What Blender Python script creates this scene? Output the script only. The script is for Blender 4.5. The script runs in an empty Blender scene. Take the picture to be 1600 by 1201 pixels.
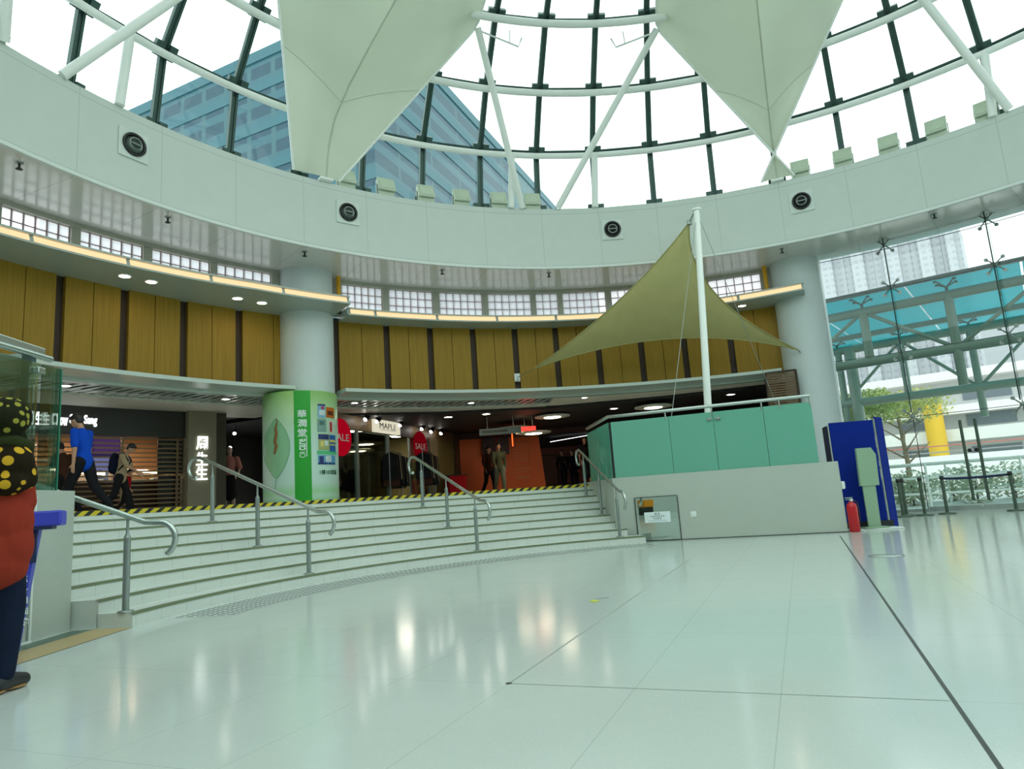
import bpy, math, random
from math import sin, cos, radians as rad, pi, sqrt, atan2, degrees
from mathutils import Vector, Matrix

SCN = bpy.context.scene
COL = SCN.collection
random.seed(7)

# ------------------------------------------------------------------ camera, world, exposure
CAM_P, CAM_R, CAM_F, CAM_H = 0.1683, 0.0692, 1066.0, 0.902
_F = Vector((0, cos(CAM_P), sin(CAM_P))); _U = Vector((0, -sin(CAM_P), cos(CAM_P))); _X = Vector((1, 0, 0))
_right = cos(CAM_R) * _X - sin(CAM_R) * _U
_up = sin(CAM_R) * _X + cos(CAM_R) * _U
cd = bpy.data.cameras.new('camera'); cam = bpy.data.objects.new('camera', cd); COL.objects.link(cam)
cd.sensor_fit = 'HORIZONTAL'; cd.sensor_width = 36.0; cd.lens = CAM_F * 36.0 / 1600.0
cd.clip_start = 0.05; cd.clip_end = 600
cam.matrix_world = Matrix(((_right.x, _up.x, -_F.x, 0), (_right.y, _up.y, -_F.y, 0), (_right.z, _up.z, -_F.z, CAM_H), (0, 0, 0, 1)))
SCN.camera = cam

SCN.view_settings.view_transform = 'Standard'
SCN.view_settings.look = 'None'
SCN.view_settings.gamma = 1.0
SCN.view_settings.use_curve_mapping = False
SCN.view_settings.exposure = 0.0

W = bpy.data.worlds.new('overcast_sky'); SCN.world = W; W.use_nodes = True
_n = W.node_tree.nodes; _l = W.node_tree.links; _n.clear()
_tc = _n.new('ShaderNodeTexCoord'); _noi = _n.new('ShaderNodeTexNoise'); _noi.inputs['Scale'].default_value = 1.6
_noi.inputs['Detail'].default_value = 3
_rmp = _n.new('ShaderNodeValToRGB')
_rmp.color_ramp.elements[0].color = (0.82, 0.97, 0.99, 1); _rmp.color_ramp.elements[0].position = 0.35
_rmp.color_ramp.elements[1].color = (0.96, 1.0, 0.98, 1); _rmp.color_ramp.elements[1].position = 0.7
_bg = _n.new('ShaderNodeBackground'); _bg.inputs['Strength'].default_value = 2.2
_wo = _n.new('ShaderNodeOutputWorld')
_l.new(_tc.outputs['Generated'], _noi.inputs['Vector']); _l.new(_noi.outputs['Fac'], _rmp.inputs['Fac'])
_l.new(_rmp.outputs['Color'], _bg.inputs['Color']); _l.new(_bg.outputs['Background'], _wo.inputs['Surface'])

cy = SCN.cycles
cy.max_bounces = 7; cy.diffuse_bounces = 4; cy.glossy_bounces = 4; cy.transmission_bounces = 6
cy.transparent_max_bounces = 20; cy.sample_clamp_indirect = 4.0; cy.caustics_reflective = False; cy.caustics_refractive = False
cy.use_denoising = True

# ------------------------------------------------------------------ plan numbers (metres, rotunda axis at CX, CY)
CX, CY = 2.9091, 5.9942
R1, T, RI = 6.5757, 0.3385, 0.128          # stair: foot radius, tread, riser
RF, ZT, ZB = 10.71, 8.219, 6.622           # fascia ring
ZU = 9 * RI                                # upper floor
def P(R, ph, z): return Vector((CX + R * cos(rad(ph)), CY + R * sin(rad(ph)), z))

# ------------------------------------------------------------------ mesh building
def frame(d):
    d = Vector(d).normalized()
    a = Vector((0, 0, 1)) if abs(d.z) < 0.95 else Vector((1, 0, 0))
    x = d.cross(a).normalized(); return x, x.cross(d).normalized()

class MB:
    def __init__(s): s.v = []; s.f = []; s.m = []; s.s = []; s.smooth = False
    def add(s, vs, fs, mi=0, smooth=False):
        o = len(s.v); s.v += [Vector(v) for v in vs]
        for f in fs: s.f.append([i + o for i in f]); s.m.append(mi); s.s.append(smooth)
        return s
    def box(s, c, size, rz=0.0, M=None, mi=0):
        c = Vector(c); h = [q / 2 for q in size]; vs = []
        for x in (-1, 1):
            for y in (-1, 1):
                for z in (-1, 1):
                    p = Vector((x * h[0], y * h[1], z * h[2]))
                    if M: p = M @ p
                    elif rz: p = Vector((p.x * cos(rz) - p.y * sin(rz), p.x * sin(rz) + p.y * cos(rz), p.z))
                    vs.append(c + p)
        return s.add(vs, [(0, 1, 3, 2), (4, 6, 7, 5), (0, 4, 5, 1), (2, 3, 7, 6), (0, 2, 6, 4), (1, 5, 7, 3)], mi)
    def bbox(s, c, size, rz=0.0, b=0.01, mi=0, M=None):
        # box with chamfered edges
        c = Vector(c); hx, hy, hz = [q / 2 for q in size]; b = min(b, hx * .9, hy * .9, hz * .9)
        import bmesh
        bm = bmesh.new(); bmesh.ops.create_cube(bm, size=1.0)
        for v in bm.verts: v.co = Vector((v.co.x * size[0], v.co.y * size[1], v.co.z * size[2]))
        bmesh.ops.bevel(bm, geom=bm.edges[:], offset=b, segments=2, affect='EDGES', profile=0.5)
        vs = []
        for v in bm.verts:
            p = v.co.copy()
            if M: p = M @ p
            elif rz: p = Vector((p.x * cos(rz) - p.y * sin(rz), p.x * sin(rz) + p.y * cos(rz), p.z))
            vs.append(c + p)
        bm.verts.index_update()
        fs = [[v.index for v in f.verts] for f in bm.faces]; bm.free()
        return s.add(vs, fs, mi)
    def beam(s, a, b, w, h, up=(0, 0, 1), mi=0):
        a = Vector(a); b = Vector(b); d = (b - a); L = d.length; d.normalize()
        y = Vector(up) - Vector(up).dot(d) * d
        if y.length < 1e-4: y = frame(d)[0]
        y.normalize(); x = d.cross(y)
        M = Matrix((x, d, y)).transposed()
        return s.box((a + b) / 2, (w, L, h), M=M, mi=mi)
    def tube(s, path, r, n=10, closed=False, caps=True, mi=0):
        path = [Vector(p) for p in path]; N = len(path)
        rs = r if isinstance(r, (list, tuple)) else [r] * N
        vs = []; fs = []
        prevx = None
        for i, p in enumerate(path):
            if closed: d = path[(i + 1) % N] - path[i - 1]
            else: d = path[min(i + 1, N - 1)] - path[max(i - 1, 0)]
            d.normalize()
            if prevx is None: x, y = frame(d)
            else:
                x = prevx - prevx.dot(d) * d
                if x.length < 1e-5: x = frame(d)[0]
                x.normalize(); y = x.cross(d)
            prevx = x
            for k in range(n):
                a = 2 * pi * k / n; vs.append(p + (x * cos(a) + y * sin(a)) * rs[i])
        for i in range(N if closed else N - 1):
            j = (i + 1) % N
            for k in range(n):
                k2 = (k + 1) % n; fs.append((i * n + k, i * n + k2, j * n + k2, j * n + k))
        s.add(vs, fs, mi, True)
        if caps and not closed:
            s.add(vs[:n], [tuple(range(n))], mi); s.add(vs[-n:], [tuple(reversed(range(n)))], mi)
        return s
    def cyl(s, a, b, r, n=16, r2=None, mi=0): return s.tube([a, b], [r, r if r2 is None else r2], n, mi=mi)
    def lathe(s, prof, c=(0, 0, 0), n=20, M=None, mi=0, smooth=True):
        c = Vector(c); vs = []; fs = []
        for r, z in prof:
            for k in range(n):
                a = 2 * pi * k / n; p = Vector((r * cos(a), r * sin(a), z))
                vs.append(c + (M @ p if M else p))
        for i in range(len(prof) - 1):
            for k in range(n):
                k2 = (k + 1) % n; fs.append((i * n + k, i * n + k2, (i + 1) * n + k2, (i + 1) * n + k))
        s.add(vs, fs, mi, smooth)
        if prof[0][0] > 1e-4: s.add(vs[:n], [tuple(reversed(range(n)))], mi)
        if prof[-1][0] > 1e-4: s.add(vs[-n:], [tuple(range(n))], mi)
        return s
    def ell(s, c, r, M=None, n=16, m=10, mi=0):
        if not isinstance(r, (list, tuple)): r = (r, r, r)
        prof = [(max(1e-5, sin(pi * i / m)), -cos(pi * i / m)) for i in range(m + 1)]
        S = Matrix.Diagonal(Vector(r)); M2 = (M @ S) if M else S
        return s.lathe(prof, c, n, M2, mi)
    def arc(s, prof, p0, p1, n=None, closed=True, caps=True, mi=0, smooth=False):
        # sweep a (R, z) profile round the rotunda axis; R may be a function of the angle
        n = n or max(2, int(abs(p1 - p0) / 2)); k = len(prof); vs = []; fs = []
        for i in range(n + 1):
            ph = p0 + (p1 - p0) * i / n
            for R, z in prof:
                R = R(ph) if callable(R) else R
                vs.append(P(R, ph, z))
        for i in range(n):
            for j in range(k if closed else k - 1):
                j2 = (j + 1) % k; fs.append((i * k + j, (i + 1) * k + j, (i + 1) * k + j2, i * k + j2))
        s.add(vs, fs, mi, smooth)
        if closed and caps:
            s.add(vs[:k], [tuple(range(k))], mi); s.add(vs[-k:], [tuple(reversed(range(k)))], mi)
        return s
    def prism(s, poly, z0, z1, mi=0):
        n = len(poly); vs = [Vector((p[0], p[1], z0)) for p in poly] + [Vector((p[0], p[1], z1)) for p in poly]
        fs = [tuple(reversed(range(n))), tuple(range(n, 2 * n))] + [(i, (i + 1) % n, n + (i + 1) % n, n + i) for i in range(n)]
        return s.add(vs, fs, mi)
    def grid(s, fn, nu, nv, mi=0, smooth=True):
        vs = [fn(i / nu, j / nv) for i in range(nu + 1) for j in range(nv + 1)]
        fs = [(i * (nv + 1) + j, (i + 1) * (nv + 1) + j, (i + 1) * (nv + 1) + j + 1, i * (nv + 1) + j + 1) for i in range(nu) for j in range(nv)]
        return s.add(vs, fs, mi, smooth)
    def slab(s, a, b, z0, z1, th, mi=0):
        # upright slab from plan point a to plan point b
        a = Vector((a[0], a[1], 0)); b = Vector((b[0], b[1], 0)); d = (b - a).normalized(); n = Vector((-d.y, d.x, 0)) * th / 2
        return s.prism([(a + n)[:2], (a - n)[:2], (b - n)[:2], (b + n)[:2]], z0, z1, mi)

WORLD = {}                                  # object -> (location, turn) of its root
def build(name, mb, mats, parent=None, loc=None, local=False, label=None):
    if not isinstance(mats, (list, tuple)): mats = [mats]
    if parent is not None: L, rz = WORLD[parent]
    else: L, rz = Vector(loc if loc is not None else (0, 0, 0)), 0.0
    if local: vs = mb.v
    else:
        c, sn = cos(-rz), sin(-rz); vs = []
        for v in mb.v:
            q = v - L; vs.append((q.x * c - q.y * sn, q.x * sn + q.y * c, q.z))
    me = bpy.data.meshes.new(name); me.from_pydata([tuple(v) for v in vs], [], mb.f)
    for m in mats: me.materials.append(m)
    me.polygons.foreach_set('material_index', mb.m); me.polygons.foreach_set('use_smooth', mb.s); me.update()
    o = bpy.data.objects.new(name, me); COL.objects.link(o)
    if parent is not None: o.parent = parent; WORLD[o] = (L, rz)
    else: o.location = L; WORLD[o] = (L, 0.0)
    if label: o['label'] = label
    return o
def from_mesh(name, me, mats, parent=None, loc=None, label=None):
    # same for a ready mesh given in world coordinates
    mb = MB(); mb.add([v.co for v in me.vertices], [list(p.vertices) for p in me.polygons])
    mb.m = [p.material_index for p in me.polygons]; mb.s = [p.use_smooth for p in me.polygons]
    return build(name, mb, mats, parent, loc, label=label)
def tag(o, label, cat, group=None, kind=None):
    o['label'] = label; o['category'] = cat
    if group: o['group'] = group
    if kind: o['kind'] = kind
    return o
def thing(name, label, cat, loc=(0, 0, 0), rz=0.0, group=None):
    o = bpy.data.objects.new(name, None); COL.objects.link(o); o.location = loc; o.rotation_euler = (0, 0, rz)
    o.empty_display_size = .1
    WORLD[o] = (Vector(loc), rz); return tag(o, label, cat, group)
def struct(name, mb, mats, parent=None, label=None):
    o = build(name, mb, mats, parent)
    if parent is None: o['kind'] = 'structure'; o['category'] = name.split('_')[0]; o['label'] = label or name.replace('_', ' ')
    return o
def dup(root, loc, rz, label):
    r = root.copy(); COL.objects.link(r); r.location = loc; r.rotation_euler = (0, 0, rz); r['label'] = label
    WORLD[r] = (Vector(loc), rz)
    for ch in list(root.children):
        c = ch.copy(); COL.objects.link(c); c.parent = r
        for g in list(ch.children):
            d = g.copy(); COL.objects.link(d); d.parent = c
    return r
def evaluated(mb, mods):
    # temporary object through modifiers -> mesh
    me = bpy.data.meshes.new('shape'); me.from_pydata([tuple(v) for v in mb.v], [], mb.f); me.update()
    o = bpy.data.objects.new('shape', me); COL.objects.link(o)
    for kind, kw in mods:
        m = o.modifiers.new(kind, kind)
        for k, v in kw.items(): setattr(m, k, v)
    dg = bpy.context.evaluated_depsgraph_get(); out = bpy.data.meshes.new_from_object(o.evaluated_get(dg))
    bpy.data.objects.remove(o); return out
def text_shape(txt, size, M, extrude=0.004, bold=0.0, fit=None, spacing=1.0, warp=None):
    # lettering as a mesh in world coordinates; M maps text x, y, depth to the world; centred on its box
    cu = bpy.data.curves.new('lettering', 'FONT'); cu.body = txt; cu.size = size; cu.extrude = extrude; cu.offset = bold
    cu.resolution_u = 3; cu.space_character = spacing
    o = bpy.data.objects.new('lettering', cu); COL.objects.link(o)
    dg = bpy.context.evaluated_depsgraph_get(); me = bpy.data.meshes.new_from_object(o.evaluated_get(dg)); bpy.data.objects.remove(o)
    mb = MB()
    if len(me.vertices) == 0: return mb
    xs = [v.co.x for v in me.vertices]; ys = [v.co.y for v in me.vertices]
    cx, cy_ = (min(xs) + max(xs)) / 2, (min(ys) + max(ys)) / 2
    sx = sy = 1.0
    if fit: sx = fit[0] / max(1e-6, max(xs) - min(xs)); sy = fit[1] / max(1e-6, max(ys) - min(ys))
    vs = []
    for v in me.vertices:
        p = Vector(((v.co.x - cx) * sx, (v.co.y - cy_) * sy, v.co.z)); vs.append(warp(p) if warp else M @ p)
    mb.add(vs, [list(p.vertices) for p in me.polygons]); return mb
def face_to(pos, normal, roll=0.0):
    n = Vector(normal).normalized(); up = Vector((0, 0, 1)); x = up.cross(n).normalized(); y = n.cross(x)
    M = Matrix((x, y, n)).transposed().to_4x4(); M.translation = Vector(pos)
    return M @ Matrix.Rotation(roll, 4, 'Z')

# ------------------------------------------------------------------ materials
def lin(c):
    c = c / 255.0
    return c / 12.92 if c <= 0.04045 else ((c + 0.055) / 1.055) ** 2.4
def rgb(r, g, b): return (lin(r), lin(g), lin(b), 1.0)
class NT:
    def __init__(s, m): s.t = m.node_tree; s.n = s.t.nodes; s.l = s.t.links
    def new(s, t, **kw):
        n = s.n.new(t)
        for k, v in kw.items(): setattr(n, k, v)
        return n
    def math(s, op, a, b=None, c=None):
        n = s.n.new('ShaderNodeMath'); n.operation = op
        for i, q in enumerate((a, b, c)):
            if q is None: continue
            if isinstance(q, (int, float)): n.inputs[i].default_value = q
            else: s.l.new(q, n.inputs[i])
        return n.outputs[0]
    def mix(s, f, a, b):
        n = s.n.new('ShaderNodeMix'); n.data_type = 'RGBA'
        for i, q in ((0, f), (6, a), (7, b)):
            if isinstance(q, (int, float)): n.inputs[i].default_value = q
            elif isinstance(q, tuple): n.inputs[i].default_value = q
            else: s.l.new(q, n.inputs[i])
        return n.outputs[2]
    def pos(s):
        g = s.n.new('ShaderNodeNewGeometry'); x = s.n.new('ShaderNodeSeparateXYZ'); s.l.new(g.outputs['Position'], x.inputs[0])
        return x.outputs[0], x.outputs[1], x.outputs[2]
    def polar(s):
        x, y, z = s.pos(); dx = s.math('SUBTRACT', x, CX); dy = s.math('SUBTRACT', y, CY)
        ph = s.math('MULTIPLY', s.math('ARCTAN2', dy, dx), 180 / pi)
        r = s.math('SQRT', s.math('ADD', s.math('MULTIPLY', dx, dx), s.math('MULTIPLY', dy, dy))); return ph, r, z
    def line(s, coord, period, off, width):
        # 1 inside a thin line repeated every period
        q = s.math('FRACT', s.math('DIVIDE', s.math('SUBTRACT', coord, off - width / 2), period)); return s.math('LESS_THAN', q, width / period)
def mat(name, col, rough=0.5, metal=0.0, spec=0.5, var=0.06, scale=6.0, emit=None, es=0.0, alpha=None):
    m = bpy.data.materials.new(name); m.use_nodes = True; t = NT(m); b = t.n['Principled BSDF']
    b.inputs['Roughness'].default_value = rough; b.inputs['Metallic'].default_value = metal
    b.inputs['Specular IOR Level'].default_value = spec
    if var:
        tc = t.new('ShaderNodeTexCoord'); no = t.new('ShaderNodeTexNoise'); no.inputs['Scale'].default_value = scale; no.inputs['Detail'].default_value = 4
        t.l.new(tc.outputs['Object'], no.inputs['Vector'])
        lo = tuple(c * (1 - var) for c in col[:3]) + (1,); hi = tuple(min(1, c * (1 + var)) for c in col[:3]) + (1,)
        t.l.new(t.mix(no.outputs['Fac'], lo, hi), b.inputs['Base Color'])
    else: b.inputs['Base Color'].default_value = col
    if emit: b.inputs['Emission Color'].default_value = emit; b.inputs['Emission Strength'].default_value = es
    m.diffuse_color = col
    return m
def glow(name, col, s):
    m = bpy.data.materials.new(name); m.use_nodes = True; t = NT(m); t.n.clear()
    e = t.new('ShaderNodeEmission'); e.inputs[0].default_value = col; e.inputs[1].default_value = s
    o = t.new('ShaderNodeOutputMaterial'); t.l.new(e.outputs[0], o.inputs[0]); m.diffuse_color = col; return m
def glass(name, tint, gloss=0.08, body=None, bodyf=0.0, rough=0.02, fres=0.8):
    # clear pane: tinted see-through, fresnel reflection, optionally some milky body
    m = bpy.data.materials.new(name); m.use_nodes = True; t = NT(m); t.n.clear()
    tr = t.new('ShaderNodeBsdfTransparent'); tr.inputs[0].default_value = tint
    gl = t.new('ShaderNodeBsdfGlossy'); gl.inputs['Roughness'].default_value = rough; gl.inputs[0].default_value = (.9, .95, .93, 1)
    lw = t.new('ShaderNodeLayerWeight'); lw.inputs[0].default_value = 0.25
    f = t.math('MULTIPLY_ADD', lw.outputs['Fresnel'], fres, gloss * .5)
    base = tr.outputs[0]
    if body:
        df = t.new('ShaderNodeBsdfDiffuse'); df.inputs[0].default_value = body
        tl = t.new('ShaderNodeBsdfTranslucent'); tl.inputs[0].default_value = body
        ad = t.new('ShaderNodeMixShader'); ad.inputs[0].default_value = .5; t.l.new(df.outputs[0], ad.inputs[1]); t.l.new(tl.outputs[0], ad.inputs[2])
        mx = t.new('ShaderNodeMixShader'); mx.inputs[0].default_value = bodyf; t.l.new(tr.outputs[0], mx.inputs[1]); t.l.new(ad.outputs[0], mx.inputs[2]); base = mx.outputs[0]
    ms = t.new('ShaderNodeMixShader'); t.l.new(f, ms.inputs[0]); t.l.new(base, ms.inputs[1]); t.l.new(gl.outputs[0], ms.inputs[2])
    o = t.new('ShaderNodeOutputMaterial'); t.l.new(ms.outputs[0], o.inputs[0]); return m

def lined(name, col, rough, lines, dark=0.72, spec=0.5, var=0.04, scale=3.0):
    # plain finish with fine joint lines; lines(t) gives a list of 0/1 sockets
    m = mat(name, col, rough, spec=spec, var=var, scale=scale); t = NT(m); b = t.n['Principled BSDF']
    src = b.inputs['Base Color'].links[0].from_socket if b.inputs['Base Color'].links else col
    f = None
    for q in lines(t): f = q if f is None else t.math('MAXIMUM', f, q)
    mulc = tuple(c * dark for c in col[:3]) + (1,)
    t.l.new(t.mix(f, src, mulc), b.inputs['Base Color']); return m
def _fascia(t):
    ph, r, z = t.polar(); return [t.line(ph, 8.0, 4.0, .09), t.line(z, 50.0, ZT - .14, .02), t.line(z, 50.0, ZB + .07, .015)]
M_FASCIA = lined('painted_panel_white', (.63, .69, .645, 1), .45, _fascia, .82)
def _soffit(t):
    ph, r, z = t.polar(); return [t.line(ph, 8.0, 4.0, .10)]
M_SOFFIT = lined('soffit_enamel', (.78, .76, .71, 1), .13, _soffit, .80, spec=.95)
M_WHITE = mat('white_paint', (.74, .79, .76, 1), .4, var=.03)
M_COLUMN = mat('column_paint', (.62, .69, .69, 1), .5, var=.03)
M_STEELW = mat('white_steel', (.90, .93, .89, 1), .35, var=.02)
M_BAR = mat('dark_glazing_bar', rgb(58, 84, 78), .35, metal=.3, var=.1)
M_FABRIC = mat('membrane_fabric', (.66, .70, .575, 1), .8, spec=.1, var=.04, scale=1.2)
M_SAIL = mat('olive_mesh_fabric', (.54, .51, .235, 1), .9, spec=.05, var=.10, scale=3)
def translucent(m, amt):
    t = NT(m); b = t.n['Principled BSDF']; o = t.n['Material Output']; tl = t.new('ShaderNodeBsdfTranslucent')
    if b.inputs['Base Color'].links: t.l.new(b.inputs['Base Color'].links[0].from_socket, tl.inputs[0])
    ms = t.new('ShaderNodeMixShader'); ms.inputs[0].default_value = amt
    t.l.new(b.outputs[0], ms.inputs[1]); t.l.new(tl.outputs[0], ms.inputs[2]); t.l.new(ms.outputs[0], o.inputs[0])
translucent(M_FABRIC, .30); translucent(M_SAIL, .34)
M_CHROME = mat('brushed_steel', (.48, .53, .50, 1), .26, metal=.9, var=.08, scale=20)
M_STEELG = mat('satin_steel', (.30, .34, .32, 1), .38, metal=.7, var=.08, scale=20)
M_BLACK = mat('black_plastic', (.012, .014, .014, 1), .4, var=.1)
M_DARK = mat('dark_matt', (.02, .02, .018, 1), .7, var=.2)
M_GREY = mat('grey_plastic', (.28, .32, .30, 1), .45)
M_GLASS_DOME = glass('skylight_glass', (.86, .94, .90, 1), .03, fres=.45)
M_GLASS = glass('clear_glass', (.92, .97, .95, 1), .06)
M_GLASS_GREEN = glass('green_glass', (.86, .95, .90, 1), .08)
M_GLASS_EDGE = mat('glass_edge', rgb(60, 130, 105), .15, var=.05)
M_GLASS_FROST = glass('frosted_green_glass', (.35, .72, .62, 1), .12, (.27, .74, .57, 1), .84, .05)
M_TEAL = glass('teal_canopy_glass', (.22, .72, .76, 1), .0, (.05, .50, .56, 1), .78, .3, .06)
def _wood():
    m = mat('oak_veneer', rgb(150, 112, 52), .5, spec=.25, var=0); t = NT(m); b = t.n['Principled BSDF']
    tc = t.new('ShaderNodeTexCoord'); mp = t.new('ShaderNodeMapping'); mp.inputs['Scale'].default_value = (22, 22, .7)
    no = t.new('ShaderNodeTexNoise'); no.inputs['Scale'].default_value = 1.6; no.inputs['Detail'].default_value = 5
    t.l.new(tc.outputs['Object'], mp.inputs[0]); t.l.new(mp.outputs[0], no.inputs['Vector'])
    t.l.new(t.mix(no.outputs['Fac'], rgb(130, 100, 26), rgb(176, 140, 48)), b.inputs['Base Color']); return m
M_WOOD = _wood()
M_WOODDARK = mat('dark_recess', rgb(52, 34, 16), .6, var=.1)
M_YELLOW = mat('yellow_paint', rgb(225, 165, 20), .45)
M_WARM = glow('warm_strip', (1, .66, .36, 1), 1.25)
M_LAMP = glow('downlight_glow', (1, .78, .46, 1), 30.0)
M_LAMPW = glow('white_lamp_glow', (1, .90, .74, 1), 30.0)
M_SIGNW = glow('lit_letter_white', (.95, 1, 1, 1), 2.2)
def _riser(t):
    ph, r, z = t.polar(); st = t.math('FLOOR', t.math('DIVIDE', z, RI))
    return [t.line(t.math('ADD', ph, t.math('MULTIPLY', st, 1.37)), 3.3, 0, .05)]
def terrazzo(name, col, rough, lines, dark=.75, fleck=.12, spec=.5):
    m = lined(name, col, rough, lines, dark, var=.03, spec=spec); t = NT(m); b = t.n['Principled BSDF']
    src = b.inputs['Base Color'].links[0].from_socket
    g = t.new('ShaderNodeNewGeometry'); vo = t.new('ShaderNodeTexVoronoi'); vo.inputs['Scale'].default_value = 70
    t.l.new(g.outputs['Position'], vo.inputs['Vector'])
    f = t.math('MULTIPLY', t.math('LESS_THAN', vo.outputs['Distance'], .28), fleck)
    n2 = t.new('ShaderNodeTexNoise'); n2.inputs['Scale'].default_value = .9; n2.inputs['Detail'].default_value = 3; t.l.new(g.outputs['Position'], n2.inputs['Vector'])
    f2 = t.math('MULTIPLY', t.math('SUBTRACT', n2.outputs['Fac'], .45), .25)
    c = t.mix(f, src, (.95, .95, .93, 1))
    t.l.new(t.mix(t.math('MAXIMUM', f2, 0), c, tuple(q * .7 for q in col[:3]) + (1,)), b.inputs['Base Color']); return m
M_STEP = terrazzo('step_terrazzo', (.62, .665, .615, 1), .4, _riser, .74)
M_NOSING = mat('nosing_stone', rgb(112, 122, 92), .5, var=.1)
def _tiles(t):
    x, y, z = t.pos(); u = t.math('SUBTRACT', t.math('MULTIPLY', x, .926), t.math('MULTIPLY', y, .378)); v = t.math('ADD', t.math('MULTIPLY', x, .378), t.math('MULTIPLY', y, .926))
    return [t.line(u, .64, .44, .006), t.line(v, 1.28, 3.316, .006)]
M_FLOOR = terrazzo('polished_terrazzo', (.56, .605, .57, 1), .13, _tiles, .84, .10, .34)
M_PLINTH = terrazzo('plinth_terrazzo', (.445, .49, .43, 1), .4, lambda t: [t.line(t.pos()[0], 50, -30, .001)], .9)
M_FLOORUP = mat('gallery_granite', (.48, .46, .41, 1), .35, var=.1)  # unseen floor, tone lightened to bounce light onto the gallery ceiling
M_TAN = mat('tan_tile', rgb(186, 160, 108), .3, var=.12, scale=30)
M_GREENT = mat('dark_green_tile', rgb(78, 100, 84), .3, var=.15, scale=30)
M_JOINT = mat('joint_filler', (.05, .06, .055, 1), .6)
M_CRACK = mat('worn_joint', (.40, .42, .37, 1), .6, var=.4, scale=25)
def _hazard():
    m = mat('hazard_tape', rgb(215, 190, 40), .5, var=0); t = NT(m); b = t.n['Principled BSDF']; ph, r, z = t.polar()
    q = t.math('FRACT', t.math('ADD', t.math('MULTIPLY', ph, 1 / 1.12), t.math('MULTIPLY', z, 7.0)))
    t.l.new(t.mix(t.math('LESS_THAN', q, .47), rgb(205, 185, 35), (.012, .014, .01, 1)), b.inputs['Base Color']); return m
M_HAZ = _hazard()
M_CEILW = mat('gallery_ceiling_paint', (.80, .80, .70, 1), .5)
M_LEDGE = mat('ledge_enamel', (.55, .63, .57, 1), .25)
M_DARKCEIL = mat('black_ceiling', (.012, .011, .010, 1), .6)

# ================================================================== SETTING
# ---- plaza floor
mb = MB(); n = 96
mb.add([Vector((CX, CY, 0))] + [P(12.45, 360 * i / n, 0) for i in range(n)], [(0, 1 + i, 1 + (i + 1) % n) for i in range(n)])
struct('floor', mb, M_FLOOR, label='polished white terrazzo plaza floor')
def uv(u, v): return Vector((.926 * u + .378 * v, -.378 * u + .926 * v, 0))
def floor_strip(name, a, b, w, m, z=.0015):
    a = uv(*a); b = uv(*b); d = (b - a).normalized(); s = Vector((-d.y, d.x, 0)) * w / 2
    mb = MB(); mb.add([q + Vector((0, 0, z)) for q in (a - s, b - s, b + s, a + s)], [(0, 1, 2, 3)]); return struct(name, mb, m)
floor_strip('trim_1', (.444, .6), (.444, 12.1), .017, M_JOINT)
floor_strip('trim_2', (-1.483, 3.316), (-1.483, 6.45), .011, M_CRACK)
floor_strip('trim_3', (-1.483, 3.316), (.43, 3.316), .006, M_CRACK)
floor_strip('trim_4', (-1.47, 7.6), (-1.47, 9.2), .014, M_CRACK)
mb = MB(); mb.add([(-4.19, 6.52, .002), (-3.99, 6.52, .002), (-4.0, 5.3, .002), (-3.9, 3.6, .002), (-4.22, 3.6, .002)], [(0, 1, 2, 3, 4)][::-1])
struct('trim_5', mb, M_GREENT)
mb = MB(); mb.add([(-3.99, 6.52, .003), (-3.62, 6.50, .003), (-3.63, 5.1, .003), (-3.55, 3.6, .003), (-3.9, 3.6, .003), (-4.0, 5.3, .003)], [(0, 1, 2, 3, 4, 5)])
struct('trim_6', mb, M_TAN)
# drain grating along the stair foot: bars over a dark channel
mb = MB()
ph = 97.0
g0 = build('drain_grating', MB().arc([(5.78, .0015), (6.46, .0015)], 97, 172, 60, closed=False), mat('grating_white', (.74, .80, .76, 1), .4))
tag(g0, 'white slotted drain grating curving along the foot of the stairs', 'drain grating')
k = 0; sl = MB()
while ph < 171.5:
    for r0 in (5.80, 5.91, 6.02, 6.13, 6.24, 6.35):
        a = P(r0, ph, .003); b = P(r0, ph + .36, .003); c = P(r0 + .085, ph + .36, .003); d = P(r0 + .085, ph, .003)
        sl.add([a, b, c, d], [(3, 2, 1, 0)])
    ph += .75
build('slots', sl, mat('slot_shadow', (.10, .12, .11, 1), .6), g0, label='dark slots of the grating')

# ---- upper floor, plinths, stairs
mb = MB(); mb.arc([(9.40, ZU - .3), (9.40, ZU), (16.4, ZU), (16.4, ZU - .3)], 96.5, 190, 48)
mb.prism([(-2.8, 20.0), (3.2, 17.0), (7.2, 17.8), (14.9, 38), (-8, 38), (-8, 20)], ZU - .3, ZU - .001)
struct('floor_gallery', mb, M_FLOORUP, label='granite floor of the raised shop gallery')

steps = thing('staircase', 'wide curved white terrazzo stairs rising to the shops', 'stairs', P(R1, 137, 0)); steps['kind'] = 'structure'
ends = {1: (96.2, 175.3), 2: (98.15, 175.3)}
for k in range(1, 10):
    a, b = ends.get(k, (98.45, 176.6))
    r0 = R1 + (k - 1) * T; r1 = r0 + T + (.02 if k < 9 else 0)
    if k == 9: break
    s = build('step', MB().arc([(r0, 0), (r0, k * RI - .028), (r0, k * RI), (r1, k * RI), (r1, 0)], a, b, 60), M_STEP, steps)
    build('nosing', MB().arc([(r0 - .006, k * RI - .026), (r0 - .006, k * RI + .001), (r0 + .035, k * RI + .001), (r0 + .035, k * RI - .026)], a, b, 60), M_NOSING, s)
r9 = R1 + 8 * T
s = build('step', MB().arc([(r9, 0), (r9, ZU), (r9 + .5, ZU + .001), (r9 + .5, 0)], 98.45, 176.6, 60), M_STEP, steps)
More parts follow.
